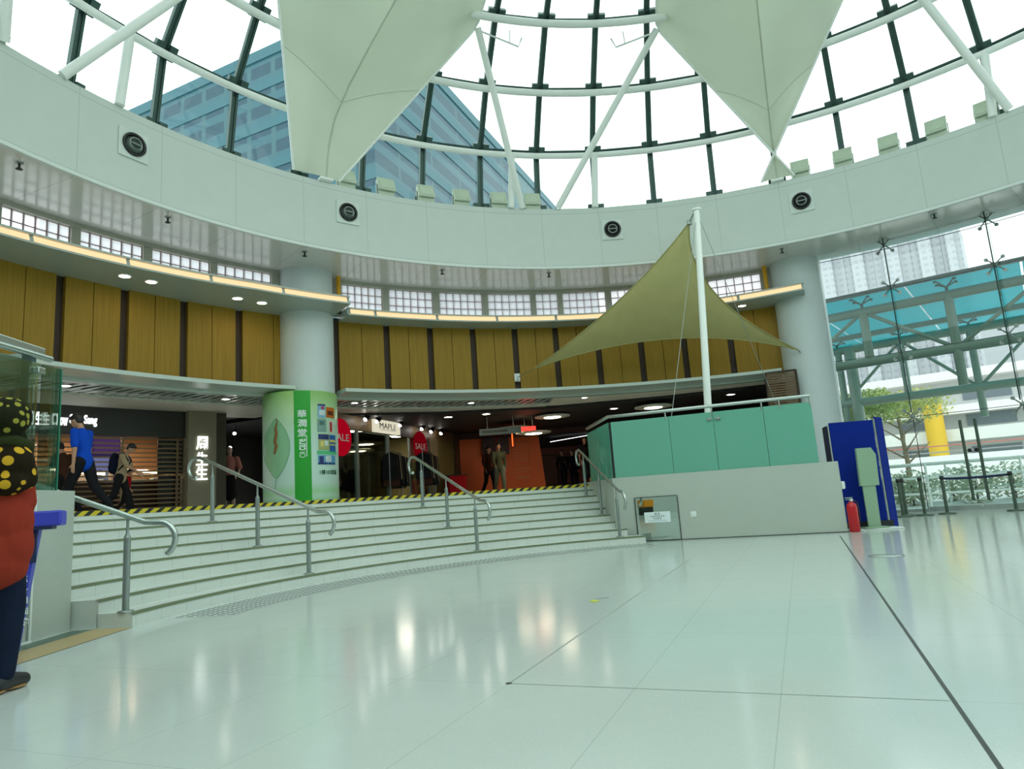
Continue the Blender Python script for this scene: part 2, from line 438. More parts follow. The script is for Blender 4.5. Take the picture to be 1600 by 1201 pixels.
build('hazard_tape', MB().arc([(r9 - .004, ZU - .062), (r9 - .004, ZU + .003), (r9 + .05, ZU + .003), (r9 + .05, ZU - .062)], 98.5, 176.6, 60), M_HAZ, s, label='yellow and black striped tape')

PA, PB = Vector((1.77, 13.05, 0)), Vector((5.46, 11.77, 0))
PLAT_Z = 1.19
front = [PA, Vector((2.87, 12.66, 0)), Vector((4.1, 12.22, 0)), PB]
plat = [p[:2] for p in front] + [(5.47, 13.4), P(11.75, 66.0, 0)[:2], P(11.75, 71, 0)[:2], P(12.3, 80, 0)[:2], P(12.3, 97.5, 0)[:2], P(9.28, 98.45, 0)[:2]]
struct('wall_platform', MB().prism(plat, 0, PLAT_Z), M_PLINTH, label='white terrazzo platform wall right of the stairs')
mb = MB()
for a_, b_ in zip(front[:-1], front[1:]):
    n_ = Vector(((b_ - a_).y, -(b_ - a_).x, 0)).normalized() * .004; mb.slab((a_ + n_)[:2], (b_ + n_)[:2], .0, .014, .006)
struct('footline_platform', mb, M_JOINT, label='thin dark line at the foot of the platform wall')  # thin dark strip where the wall meets the floor
PL = [(-4.24, 6.555), (-4.22, 5.5), (-4.35, 2.2), (-9.5, 2.2), (-9.5, 7.0), P(12.2, 176.2, 0)[:2], P(9.3, 176.0, 0)[:2]]
struct('wall_plinth', MB().prism(PL, 0, 1.28), M_PLINTH, label='white terrazzo plinth wall left of the stairs')

# ---- ring: fascia, soffit, lip
fa = struct('wall_fascia', MB().arc([(RF, ZB), (RF, ZT)], 0, 360, 180, closed=False, smooth=True), M_FASCIA, label='white curved fascia ring under the skylight')
struct('trim_7', MB().arc([(RF, ZT), (RF + .35, ZT), (RF + .35, ZT - .12), (12.68, ZT - .2)], 0, 360, 180, closed=False), M_WHITE)
struct('ceiling', MB().arc([(RF, ZB), (12.62, ZB)], 0, 360, 180, closed=False), M_SOFFIT, label='pale soffit ring under the fascia')
struct('trim_8', MB().arc([(RF - .012, ZB - .01), (RF - .012, ZB + .05), (RF, ZB + .05), (RF + .06, ZB - .01)], 0, 360, 180), M_WHITE)
struct('roof', MB().arc([(12.62, ZB), (12.68, ZB), (12.68, ZT - .2)], 0, 360, 120, closed=False), M_WHITE, label='outer roof edge')

# ---- back half of the hall and the wall behind the shops
struct('wall_back', MB().arc([(12.4, 0), (12.4, ZB), (12.6, ZB), (12.6, 0)], 178, 367.4, 94), M_WHITE, label='plain white wall of the far side')

# ---- skylight
NODES = [(11.02, 8.26), (10.75, 9.76), (9.86, 10.98), (8.76, 12.08), (7.3, 12.98), (5.5, 13.62), (3.5, 14.02), (1.2, 14.2)]
sky = thing('window_1', 'domed glass skylight over the rotunda', 'window', (CX, CY, ZT)); sky['kind'] = 'structure'
gl = MB()
for i in range(45):
    a0, a1 = 4 + 8 * i, 12 + 8 * i
    for j in range(len(NODES) - 1):
        (r0, z0), (r1, z1) = NODES[j], NODES[j + 1]
        gl.add([P(r0 + .05, a0, z0 + .04), P(r0 + .05, a1, z0 + .04), P(r1 + .05, a1, z1 + .04), P(r1 + .05, a0, z1 + .04)], [(0, 1, 2, 3)])
build('pane', gl, M_GLASS_DOME, sky)
for i in range(-1, 26):                                    # radial bars in view
    ph = 4 + 8 * i; b = MB()
    for j in range(len(NODES) - 1):
        p, q = P(*[NODES[j][0], ph, NODES[j][1]]), P(NODES[j + 1][0], ph, NODES[j + 1][1])
        nrm = (q - p).cross(Vector((-sin(rad(ph)), cos(rad(ph)), 0))).normalized()
        tang = Vector((-sin(rad(ph)), cos(rad(ph)), 0))
        for s in (-1, 1): b.beam(p + tang * .045 * s, q + tang * .045 * s, .045, .10, up=nrm)
        b.beam(p, q, .05, .05, up=nrm)
    build('glazing_bar', b, M_BAR, sky)
for j in range(0, 7):
    b = MB(); r, z = NODES[j]
    for i in range(-1, 25):
        p, q = P(r, 4 + 8 * i, z), P(r, 12 + 8 * i, z)
        for s in (-1, 1): b.beam(p + Vector((0, 0, .045 * s)), q + Vector((0, 0, .045 * s)), .10, .045)
        b.beam(p, q, .05, .05)
    build('ring_bar', b, M_BAR, sky)
for (r, z, rr) in ((10.58, 9.62, .075), (9.68, 10.82, .085), (8.60, 11.92, .09), (7.15, 12.8, .09), (5.35, 13.45, .09)):
    build('ring_tube', MB().tube([P(r, -6 + 2 * i, z) for i in range(107)], rr, 10), M_STEELW, sky)
for j in range(0, 4):
    for i in range(0, 25):
        r, z = NODES[j]; ph = 4 + 8 * i
        (r2, z2) = NODES[j + 1]; d = Vector((r2 - r, 0, z2 - z)).normalized()
        t_ = Vector((-sin(rad(ph)), cos(rad(ph)), 0)); er = Vector((cos(rad(ph)), sin(rad(ph)), 0)); dd = er * d.x + Vector((0, 0, d.z)); nn = t_.cross(dd)
        b = MB(); c = P(r, ph, z) - nn * .0
        inw = -er * .1 - Vector((0, 0, .05))
        Mx = Matrix((t_, dd, nn)).transposed()
        for s in (-1, 1):
            b.box(c + t_ * .13 * s + dd * .10 + inw * .5, (.15, .16, .12), M=Mx); b.box(c + t_ * .13 * s - dd * .06 + inw * .5, (.11, .10, .10), M=Mx)
        cl = build('node_clamp', b, M_BAR, sky)
        if j in (1, 2, 3):
            tb = {1: (10.58, 9.62), 2: (9.68, 10.82), 3: (8.60, 11.92)}[j]
            e = P(tb[0], ph, tb[1])
            bb = MB()
            for s in (-1, 1): bb.cyl(c + t_ * .09 * s, e + t_ * .02 * s, .02, 6)
            build('bracket', bb, M_STEELW, cl)
# V struts between the fascia and the third ring, short posts to the first ring
for base in (37.6, 97.6, 157.6):
    a = P(10.70, base, ZT + .02); b_ = P(8.95, base - 15.1, 11.86); build('strut', MB().tube([a, b_], .085, 10), M_STEELW, sky)
    a = P(10.70, base + 5.0, ZT + .02); b_ = P(8.95, base + 12.9, 11.86); build('strut', MB().tube([a, b_], .085, 10), M_STEELW, sky)
    for dph in (6.4, -5.4):
        build('post', MB().tube([P(10.68, base + dph + .2, ZT), P(10.58, base + dph - .3, 9.62)], .085, 10), M_STEELW, sky)
    for sgn, top in ((1, base + 12.9), (-1, base - 15.1)):      # little access rails at the strut heads
        q = P(8.95, top, 11.86)
        t_ = Vector((sin(rad(top)), -cos(rad(top)), 0)) * sgn
        pts = [q + Vector((0, 0, -.05)), q + t_ * 1.0 + Vector((0, 0, -.30)), q + t_ * 1.1 + Vector((0, 0, -.05))]
        rb = MB().tube(pts, .022, 6); rb.tube([q + t_ * .78 + Vector((0, 0, -.24)), q + t_ * .8 + Vector((0, 0, .1))], .015, 6)
        build('access_rail', rb, M_STEELW, sky)

# ---- tensile membranes over the columns
M_SEAM_FOLD = mat('membrane_seam_and_fold', (.56, .60, .49, 1), .8, spec=.1)  # cross seams, and the fold's shading put into a darker tone
def membrane(phc, left, right, base, label):
    t = thing('fabric_membrane', label, 'membrane', P(10.6, phc, ZT), 0, 'white fabric membranes under the skylight')
    fold = [(10.62, 8.30), (10.50, 8.9), (10.15, 9.45), (9.4, 9.85), (8.4, 10.2), (7.2, 10.55), (5.8, 10.9), (4.4, 11.3)]
    def foldp(u):
        x = u * (len(fold) - 1); i = min(int(x), len(fold) - 2); f = x - i
        return P(fold[i][0] * (1 - f) + fold[i + 1][0] * f, phc, fold[i][1] * (1 - f) + fold[i + 1][1] * f)
    def edge(u, phn, sg):
        # base -> node on the third ring (u = .62) -> inner ring
        B = P(10.66, base[0] if sg > 0 else base[1], 8.28); N = P(8.95, phn, 11.9); E = P(5.6, phc + (phn - phc) * 1.05, 13.2)
        if u < .62: return B.lerp(N, u / .62)
        s = (u - .62) / .38; return N.lerp(E, s)
    def half(phn, sg):
        def fn(u, w):
            a = foldp(u); b = edge(u, phn, sg); p = a.lerp(b, w)
            return p + Vector((0, 0, .08 * sin(pi * w) * sin(pi * min(1, u)) ))
        return fn
    build('fabric_panel', MB().grid(half(left, 1), 26, 12), M_FABRIC, t)
    build('fabric_panel', MB().grid(half(right, -1), 26, 12), M_FABRIC, t)
    build('ridge_seam', MB().tube([foldp(i / 30) + Vector((0, 0, -.012)) for i in range(31)], .018, 6), M_SEAM_FOLD, t)  # darker line along the fold, its soft shading put into the colour
    for phn, sg in ((left, 1), (right, -1)):
        build('edge_cable', MB().tube([edge(i / 30, phn, sg) for i in range(31)], .03, 6), M_STEELW, t)
        sm = [foldp(.36).lerp(edge(.36, phn, sg), w / 10) + Vector((0, 0, .08 * sin(pi * w / 10) * sin(pi * .36) - .004)) for w in range(11)]
        build('cross_seam', MB().tube(sm, .008, 6), M_SEAM_FOLD, t)
    build('foot_plate', MB().box(P(10.66, phc, 8.25), (.3, .16, .05), rad(phc + 90)), M_STEELW, t)
membrane(129.3, 141.0, 110.6, (133.3, 127.6), 'white fabric membrane hanging over the advert wrapped column, left of the two')
membrane(68.0, 54.0, 82.5, (70.0, 65.9), 'white fabric membrane hanging over the plain column, right of the two')

# ---- columns
for nm, ph, lab, z0 in (('round_column', 128.25, 'white round column rising behind the green advert wrap', ZU), ('round_column', 67.25, 'white round column beside the glass facade', 0)):
    c = P(12.45, ph, 0)
    o = build(nm, MB().lathe([(.62, z0), (.62, ZB + .01)], (c.x, c.y, 0), 48), M_COLUMN, loc=(c.x, c.y, z0)); tag(o, lab, 'column', kind='structure')
for ph, lab in ((124.75, 'yellow vertical pipe beside the advert wrapped column'), (70.75, 'yellow vertical pipe beside the right hand white column')):
    c = P(12.28, ph, 0)
    t = thing('yellow_pipe', lab, 'pipe', P(12.28, ph, 5.75))
    build('pipe', MB().cyl(P(12.28, ph, 5.78), P(12.28, ph, ZB), .055, 12), M_YELLOW, t)
    build('end_cap', MB().cyl(P(12.28, ph, 5.68), P(12.28, ph, 5.78), .06, 12), M_BLACK, t)

# ---- timber walls, clerestory, light shelves, ledges
def timber(name, strips, a, b, label):
    w = thing(name, label, 'wall', P(12.6, (a + b) / 2, 3.75)); w['kind'] = 'structure'
    build('recess_backing', MB().arc([(12.62, 3.7), (12.62, 5.66), (12.75, 5.66), (12.75, 3.7)], a - 3.5, b + 3.5, 40), M_WOODDARK, w)
    st = sorted(strips); edges = [a] + [x for s in st for x in (s - .38, s + .38)] + [b]
    for i in range(0, len(edges), 2):
        p0, p1 = edges[i], edges[i + 1]; m = (p0 + p1) / 2
        cuts = [(p0, m - .03), (m + .03, p1)] if p1 - p0 > 3.5 else [(p0, p1)]
        for q0, q1 in cuts:
            build('wood_panel', MB().arc([(12.53, 3.7), (12.53, 5.6), (12.62, 5.6), (12.62, 3.7)], q0, q1, 2), M_WOOD, w)
timber('wall_left', [135.4, 140.9, 146.35, 151.7, 157.1, 162.5, 167.9, 173.3], 128.5, 178, 'oak panel wall above the left shops')
timber('wall_center', [118.75, 113.4, 108.0, 102.65, 97.4, 92.05, 86.65, 81.3, 75.7], 70.0, 124.4, 'oak panel wall above the middle shops')
M_BLOCK = bpy.data.materials.new('glass_block'); M_BLOCK.use_nodes = True
_t = NT(M_BLOCK); _t.n.clear()
_tl = _t.new('ShaderNodeBsdfTranslucent'); _tl.inputs[0].default_value = (1.0, .95, .97, 1)
_tr = _t.new('ShaderNodeBsdfTransparent'); _tr.inputs[0].default_value = (.96, .88, .90, 1)
_g = _t.new('ShaderNodeBsdfGlossy'); _g.inputs['Roughness'].default_value = .1
_m1 = _t.new('ShaderNodeMixShader'); _m1.inputs[0].default_value = .22; _t.l.new(_tl.outputs[0], _m1.inputs[1]); _t.l.new(_tr.outputs[0], _m1.inputs[2])
_m2 = _t.new('ShaderNodeMixShader'); _m2.inputs[0].default_value = .05; _t.l.new(_m1.outputs[0], _m2.inputs[1]); _t.l.new(_g.outputs[0], _m2.inputs[2])
_o = _t.new('ShaderNodeOutputMaterial'); _t.l.new(_m2.outputs[0], _o.inputs[0])
M_MORTAR = mat('block_joint', rgb(176, 150, 152), .6)
M_FRAME = mat('clerestory_frame', rgb(178, 178, 164), .4)
wn = 2
def clerestory(p1, p0, cols):
    global wn
    w = thing('window_%d' % wn, 'glass block clerestory window', 'window', P(12.55, (p0 + p1) / 2, 5.55)); w['kind'] = 'structure'; wn += 1
    b = MB(); z0, z1, rows = 5.68, 6.53, 4
    for i in range(cols):
        for j in range(rows):
            a0 = p0 + (p1 - p0) * i / cols; a1 = p0 + (p1 - p0) * (i + 1) / cols; q0 = z0 + (z1 - z0) * j / rows; q1 = z0 + (z1 - z0) * (j + 1) / rows
            g = (a1 - a0) * .035; h = .008
            b.arc([(12.585, q0 + h), (12.575, q0 + h * 2), (12.575, q1 - h * 2), (12.585, q1 - h)], a0 + g, a1 - g, 1, closed=False)
    build('glass_blocks', b, M_BLOCK, w)
    f = MB()
    for i in range(cols + 1):
        a = p0 + (p1 - p0) * i / cols; f.beam(P(12.59, a, z0), P(12.59, a, z1), .013, .04)
    for j in range(rows + 1):
        z = z0 + (z1 - z0) * j / rows; f.arc([(12.57, z - .007), (12.57, z + .007), (12.61, z + .007), (12.61, z - .007)], p0, p1, 2)
    build('joint_grid', f, M_MORTAR, w)
wins = [(172.9, 167.6, 6), (167.0, 161.5, 6), (161.0, 157.2, 5), (156.5, 151.1, 6), (150.35, 144.85, 6), (144.05, 138.4, 6), (137.7, 131.95, 6),
        (124.0, 119.1, 6), (118.3, 112.85, 6), (112.0, 106.55, 6), (105.8, 100.25, 6), (99.6, 96.75, 3), (96.1, 90.55, 6), (89.8, 84.4, 6), (83.7, 78.2, 6), (77.5, 71.3, 6)]
for q in wins: clerestory(*q)
fr = MB(); ed = sorted([w[1] for w in wins] + [w[0] for w in wins]); ed = [66.5] + ed + [178]
for i in range(0, len(ed), 2): fr.arc([(12.5, 5.70), (12.5, 6.54), (12.66, 6.54), (12.66, 5.70)], ed[i], ed[i + 1], 4)
fr.arc([(12.48, 6.53), (12.48, ZB), (12.66, ZB), (12.66, 6.53)], 66.5, 178, 60)
struct('trim_9', fr, M_FRAME)

M_SHELF = mat('shelf_grey', (.40, .47, .43, 1), .3)
def shelf(a, b, Rf, label, ends):
    t = thing('light_shelf', label, 'light shelf', P(12.4, (a + b) / 2, 5.55))
    z = 5.55; f = lambda d: (lambda ph: Rf(ph) + d)
    build('shelf_body', MB().arc([(12.66, z), (f(.0), z), (f(0), z + .035), (f(.06), z + .035), (f(.06), z + .05), (f(.10), z + .17), (f(.04), z + .17), (f(.04), z + .20), (12.66, z + .20)], a, b, 60), M_SHELF, t)
    x = a + .3
    while x < b - .8:
        e = min(x + 7.4, b - .4)
        build('light_strip', MB().arc([(f(.052), z + .045), (f(.088), z + .165), (f(.12), z + .165), (f(.12), z + .045)], x, e, 8), M_WARM, t, label='glowing warm strip')
        x = e + .35
shelf(125.75, 178, lambda ph: 11.02 + max(0, ph - 137) * .021, 'long light shelf with warm strip above the left oak panels', 0)
shelf(66.6, 124.4, lambda ph: 11.86 - max(0, 92 - ph) * .024, 'curved light shelf with warm strip above the middle oak panels', 0)
def downlight(R, ph, z, r, label, group, m=M_LAMP):
    t = thing('downlight', label, 'downlight', P(R, ph, z), 0, group); c = P(R, ph, z)
    build('trim_ring', MB().lathe([(r * 1.25, 0), (r * 1.25, -.012), (r * .98, -.012), (r * .95, 0)], c, 20), M_WHITE, t)
    build('lamp', MB().lathe([(1e-5, -.006), (r * .95, -.006)], c, 20), m, t)
for i, (R, ph) in enumerate(((11.8, 148.2), (11.78, 145.8), (11.76, 137.2), (11.79, 134.5))):
    downlight(R, ph, 5.55, .10, ['first', 'second', 'third', 'fourth'][i] + ' downlight from the left under the left light shelf', 'downlights under the light shelves')
downlight(11.95, 74.0, 5.55, .10, 'downlight under the middle light shelf right of the sail', 'downlights under the light shelves')

for nm, a, b in (('trim_10', 130.6, 178), ('trim_11', 70.4, 124.9)):
    struct(nm, MB().arc([(11.9, 3.69), (11.9, 3.77), (12.55, 3.79), (12.55, 3.60), (12.75, 3.60), (12.75, 3.64), (12.45, 3.66)], a, b, 50), M_LEDGE)
for nm, a, b in (('ceiling_gallery', 124.9, 178), ('ceiling_gallery', 98, 124.9)):
    cg = struct(nm, MB().arc([(13.75, 3.57), (15.6, 3.55), (15.6, 3.62), (13.75, 3.64)], a, b, 40), M_CEILW, label='beige gallery ceiling')
    build('slat_backing', MB().arc([(12.75, 3.70), (13.75, 3.70)], a, b, 40, closed=False), M_DARK, cg)
    s = MB(); x = a + .3
    while x < b:
        s.add([P(12.75, x, 3.6), P(12.75, x + .42, 3.6), P(13.75, x + .42 + .9, 3.6), P(13.75, x + .9, 3.6), P(12.75, x, 3.613), P(12.75, x + .42, 3.613), P(13.75, x + 1.32, 3.613), P(13.75, x + .9, 3.613)],
              [(0, 1, 2, 3), (0, 4, 5, 1), (3, 2, 6, 7), (0, 3, 7, 4), (1, 5, 6, 2)]); x += .95
    build('louvre_slats', s, M_LEDGE, cg)
struct('ceiling_gallery', MB().arc([(12.75, 3.60), (14.0, 3.57), (14.0, 3.62), (12.75, 3.68)], 71, 98, 20), M_CEILW, label='beige gallery ceiling behind the platform')
struct('roof', MB().arc([(12.66, 3.95), (17, 3.95), (17, 4.15), (12.66, 4.15)], 66, 178, 50), M_WHITE, label='roof slab over the shops')
for i, (R, ph) in enumerate(((13.02, 149.87), (13.1, 135.67), (12.97, 122.13), (13.03, 108.14), (12.9, 94.07))):
    downlight(R, ph, 3.597, .085, ['leftmost', 'second', 'third', 'fourth', 'fifth'][i] + ' round downlight in the slatted gallery ceiling, counted from the left', 'downlights in the slatted ceiling', M_LAMPW)

# ================================================================== RIGHT GLASS FACADE
FR = 12.2
M_POST = mat('dark_satin_post', rgb(84, 100, 86), .4, metal=.3, var=.05)
M_LINE = mat('silicone_joint', (.03, .05, .045, 1), .5)
fac = thing('window_%d' % wn, 'tall frameless glass facade on steel spider fittings', 'window', P(FR, 36, 0)); fac['kind'] = 'structure'; wn += 1
cols_ = [64.6, 57.4, 47.4, 37.4, 27.4, 17.4, 7.4]; rows_ = [2.22, 3.8, 5.42, ZB]
for i in range(len(cols_) - 1):
    a, b = cols_[i + 1], cols_[i]
    for j in range(3):
        build('pane', MB().arc([(FR, rows_[j] + .008), (FR, rows_[j + 1] - .008)], a + .05, b - .05, 6, closed=False), M_GLASS, fac)
    if i != 1: build('pane', MB().arc([(FR, .06), (FR, 2.21)], a + .05, b - .05, 6, closed=False), M_GLASS_GREEN if i == 0 else M_GLASS, fac)
jb = MB()
for z in (2.22, 3.8, 6.42): jb.arc([(FR - .006, z - .007), (FR - .006, z + .007), (FR + .006, z + .007), (FR + .006, z - .007)], 7.4, 64.5, 30)
for a in cols_[1:]: jb.beam(P(FR, a, 0), P(FR, a, ZB), .012, .014)
build('glass_joints', jb, M_LINE, fac)
build('bottom_channel', MB().arc([(FR - .05, 0), (FR - .05, .06), (FR + .05, .06), (FR + .05, 0)], 7.4, 64.5, 30), M_CHROME, fac)
for a in cols_[1:]:
    er = Vector((cos(rad(a)), sin(rad(a)), 0)); et = Vector((-sin(rad(a)), cos(rad(a)), 0))
    f = build('glass_fin', MB().box(P(FR - .20, a, (2.3 + ZB) / 2), (.30, .02, ZB - 2.3), rad(a)), M_GLASS_GREEN, fac)
    build('fin_edge', MB().beam(P(FR - .35, a, 2.3), P(FR - .35, a, ZB), .022, .012), M_LINE, f)
    for z in (2.22, 3.8, 5.42, 6.50):
        m = MB(); c = P(FR - .10, a, z)
        m.ell(c, .045, n=10, m=6); m.cyl(c, c + er * .08, .02, 8)
        for sx in (-1, 1):
            for sz in (-1, 1):
                e = P(FR - .03, a, z) + et * .16 * sx + Vector((0, 0, .16 * sz))
                m.tube([c, c.lerp(e, .6) - er * .02, e], [.02, .016, .013], 6); m.cyl(e - er * .012, e + er * .012, .044, 10)
        build('spider_fitting', m, M_STEELG, fac)
door = thing('door_1', 'double glass entrance door with long steel handles', 'door', P(FR, 52.4, 0)); door['kind'] = 'structure'
for a, b in ((47.5, 52.38), (52.42, 57.3)):
    lf = build('door_leaf', MB().arc([(FR, .03), (FR, 2.19), (FR + .012, 2.19), (FR + .012, .03)], a, b, 4), M_GLASS, door)
    build('floor_rail', MB().arc([(FR - .02, .02), (FR - .02, .10), (FR + .03, .10), (FR + .03, .02)], a, b, 4), M_CHROME, lf)
for a in (53.1, 51.75):
    er = Vector((cos(rad(a)), sin(rad(a)), 0)); c = P(FR - .09, a, 0)
    h = MB().tube([c + Vector((0, 0, .20)), c + Vector((0, 0, 2.02))], .032, 12)
    for z in (.45, 1.75): h.cyl(c + Vector((0, 0, z)), c + er * .1 + Vector((0, 0, z)), .014, 8)
    build('handle', h, M_POST, door)
for a in (52.1, 52.7): build('lock', MB().cyl(P(FR - .03, a, 1.32), P(FR + .04, a, 1.32), .045, 14), M_BLACK, door)

# ================================================================== PLATFORM: balustrade, mast, sail, notices
bal = thing('glass_balustrade', 'frosted green glass balustrade with steel rail on the white platform right of the stairs', 'balustrade', PA + Vector((0, 0, PLAT_Z)))
bp = [(1.83, 13.035), (2.87, 12.70), (3.62, 12.43), (4.44, 12.15), (5.20, 11.90)]
def inset(p, q, g):
    p = Vector(p); q = Vector(q); d = (q - p).normalized(); return p + d * g, q - d * g
for i in range(4):
    a, b = inset(bp[i], bp[i + 1], .003); build('glass_panel', MB().slab(a, b, PLAT_Z, 2.25, .016), M_GLASS_FROST, bal)
sb = [(1.79, 13.08), (1.69, 14.1), (1.59, 15.12)]
for i in range(2):
    a, b = inset(sb[i], sb[i + 1], .012); build('glass_panel', MB().slab(a, b, PLAT_Z, 2.25, .016), M_GLASS_FROST, bal)
rl = [Vector((p[0], p[1], 2.36)) for p in reversed(sb)] + [Vector((p[0], p[1], 2.36)) for p in bp[1:]]
build('top_rail', MB().tube(rl, .032, 10), M_CHROME, bal)
build('corner_gasket', MB().beam((1.81, 13.05, PLAT_Z), (1.81, 13.05, 2.25), .02, .02), M_BLACK, bal)
for i, f in ((0, .95), (1, .98), (2, .98), (3, .35), (3, .98)):
    p = Vector(bp[i]).lerp(Vector(bp[i + 1]), f); build('rail_bracket', MB().cyl((p.x, p.y, 2.18), (p.x, p.y, 2.35), .014, 8), M_CHROME, bal)
p = Vector(bp[2])
build('panel_clamp', MB().bbox((p.x - .07, p.y + .0, 2.12), (.09, .05, .05), -.35).bbox((p.x + .07, p.y - .05, 2.12), (.09, .05, .05), -.35), M_STEELG, bal)

MX = P(8.5, 82.35, 0)
ML = .34
mast = thing('mast', 'slender white mast carrying the olive shade sail on the platform', 'mast', (MX.x, MX.y, PLAT_Z))
build('pole', MB().tube([(MX.x, MX.y, PLAT_Z), (MX.x + .135, MX.y, 3.5), (MX.x + ML, MX.y, 6.99)], [.078, .078, .066], 16), M_STEELW, mast)
build('pole_cap', MB().lathe([(.072, 6.98), (.10, 6.99), (.10, 7.03), (.03, 7.05), (1e-5, 7.05)], (MX.x + ML, MX.y, 0), 16), M_STEELW, mast)
build('base_plate', MB().cyl((MX.x, MX.y, PLAT_Z), (MX.x, MX.y, PLAT_Z + .03), .2, 20), M_STEELW, mast)
for e in ((2.86, 13.55, PLAT_Z), (6.3, 15.3, PLAT_Z)):
    build('stay_cable', MB().tube([(MX.x + ML, MX.y, 6.95), e], .007, 5), M_STEELG, mast)
sail = thing('shade_sail', 'olive mesh shade sail stretched from the mast to wall and column', 'shade sail', (MX.x - .1, MX.y + .25, 4.2))
TP, LP, RP = Vector((MX.x + .20, MX.y + .18, 6.80)), Vector((.62, 17.75, 4.30)), Vector((7.24, 16.86, 4.14))
def sailp(u, w):
    def ed(E, sag):
        p = TP.lerp(E, u); m = (LP + RP) / 2 - E
        m = m.normalized(); return p + m * sag * 4 * u * (1 - u)
    a, b = ed(LP, .33), ed(RP, .75); p = a.lerp(b, w)
    up = (TP - (LP + RP) / 2).normalized()
    return p + up * (.62 * 4 * w * (1 - w)) * u ** 2.2 + Vector((-.2, -.9, -.1)) * .35 * sin(pi * w) * sin(pi * u * .9)
build('sail_cloth', MB().grid(sailp, 40, 30), M_SAIL, sail)
for fn in (lambda s: sailp(s, 0), lambda s: sailp(s, 1), lambda s: sailp(1, s)):
    build('edge_rope', MB().tube([fn(i / 40) for i in range(41)], .018, 6), M_SAIL, sail)
build('top_shackle', MB().tube([TP, (MX.x + ML - .06, MX.y + .05, 6.95)], .02, 6).bbox(TP, (.10, .06, .12)), M_STEELG, sail)
AN = P(12.46, 102.75, 4.17)
build('corner_cable', MB().tube([LP, AN], .008, 6), M_STEELG, sail)
build('corner_cable', MB().tube([RP, P(11.84, 68.05, 4.10)], .014, 6), M_STEELG, sail)
t = thing('anchor_plate', 'small white anchor box on the dark strip where the sail cable ends', 'anchor', AN)
build('plate', MB().bbox(P(12.5, 102.75, 4.17), (.16, .07, .22), rad(102.75 + 90)), M_WHITE, t)
build('eye', MB().cyl(P(12.46, 102.75, 4.10), P(12.40, 102.75, 4.10), .02, 8), M_STEELG, t)

pd = (Vector(PB) - Vector(PA)).normalized(); pn = Vector((pd.y, -pd.x, 0))     # outward normal of the platform front
def onfront(x, z, off): s = (x - PA.x) / pd.x; q = PA + pd * s; return Vector((q.x, q.y, z)) + pn * off
t = thing('access_panel', 'polished steel access panel low in the white platform wall', 'access panel', onfront(2.5, .02, .01))
M_MIRROR = mat('mirror_steel', (.50, .58, .53, 1), .02, metal=1.0, var=.03, scale=2)
Mf = Matrix((pd, pn, Vector((0, 0, 1)))).transposed()
build('panel', MB().box(onfront(2.50, .40, .009), (.74, .014, .78), M=Mf), M_MIRROR, t)
fr_ = MB()
for x in (2.13, 2.87): fr_.box(onfront(x, .40, .012), (.012, .02, .80), M=Mf)
for z in (.01, .795): fr_.box(onfront(2.50, z, .012), (.75, .02, .012), M=Mf)
build('edge_trim', fr_, M_BLACK, t)
t = thing('paper_notice', 'white printed paper notice taped to the polished steel panel', 'notice', onfront(2.5, .33, .02))
M_PAPER = mat('paper', (.75, .84, .84, 1), .6, var=.02); M_INK = mat('ink', (.08, .10, .10, 1), .6)
build('sheet', MB().box(onfront(2.50, .425, .020), (.47, .003, .19), M=Mf), M_PAPER, t)
def tf(x, z, off=.023): return face_to(onfront(x, z, off), pn)
build('heading', text_shape('通 告', .045, tf(2.50, .485), .0005), M_INK, t)
build('text_line', text_shape('此 機 房 暫 停 使 用', .03, tf(2.50, .44), .0005), M_INK, t)
build('text_line', text_shape('敬 請 留 意', .03, tf(2.50, .40), .0005), M_INK, t)
build('rule', MB().box(onfront(2.5, .362, .0225), (.34, .001, .006), M=Mf), mat('pale_blue_ink', rgb(130, 165, 175), .6), t)
t = thing('socket_plate', 'small square socket plate on the platform front, right of the steel panel', 'socket', onfront(3.11, .40, .01))
build('plate', MB().bbox(onfront(3.11, .44, .012), (.10, .02, .10), M=Mf, b=.006), M_WHITE, t)
build('rocker', MB().bbox(onfront(3.11, .44, .024), (.05, .01, .05), M=Mf, b=.003), M_WHITE, t)
t = thing('socket_box', 'little white socket box on the right end of the platform wall', 'socket', (5.50, 11.86, .74))
build('box', MB().bbox((5.505, 11.84, .78), (.06, .08, .13), rad(8)), M_WHITE, t)
build('cover', MB().bbox((5.54, 11.845, .78), (.012, .06, .10), rad(8), b=.004), M_GREY, t)

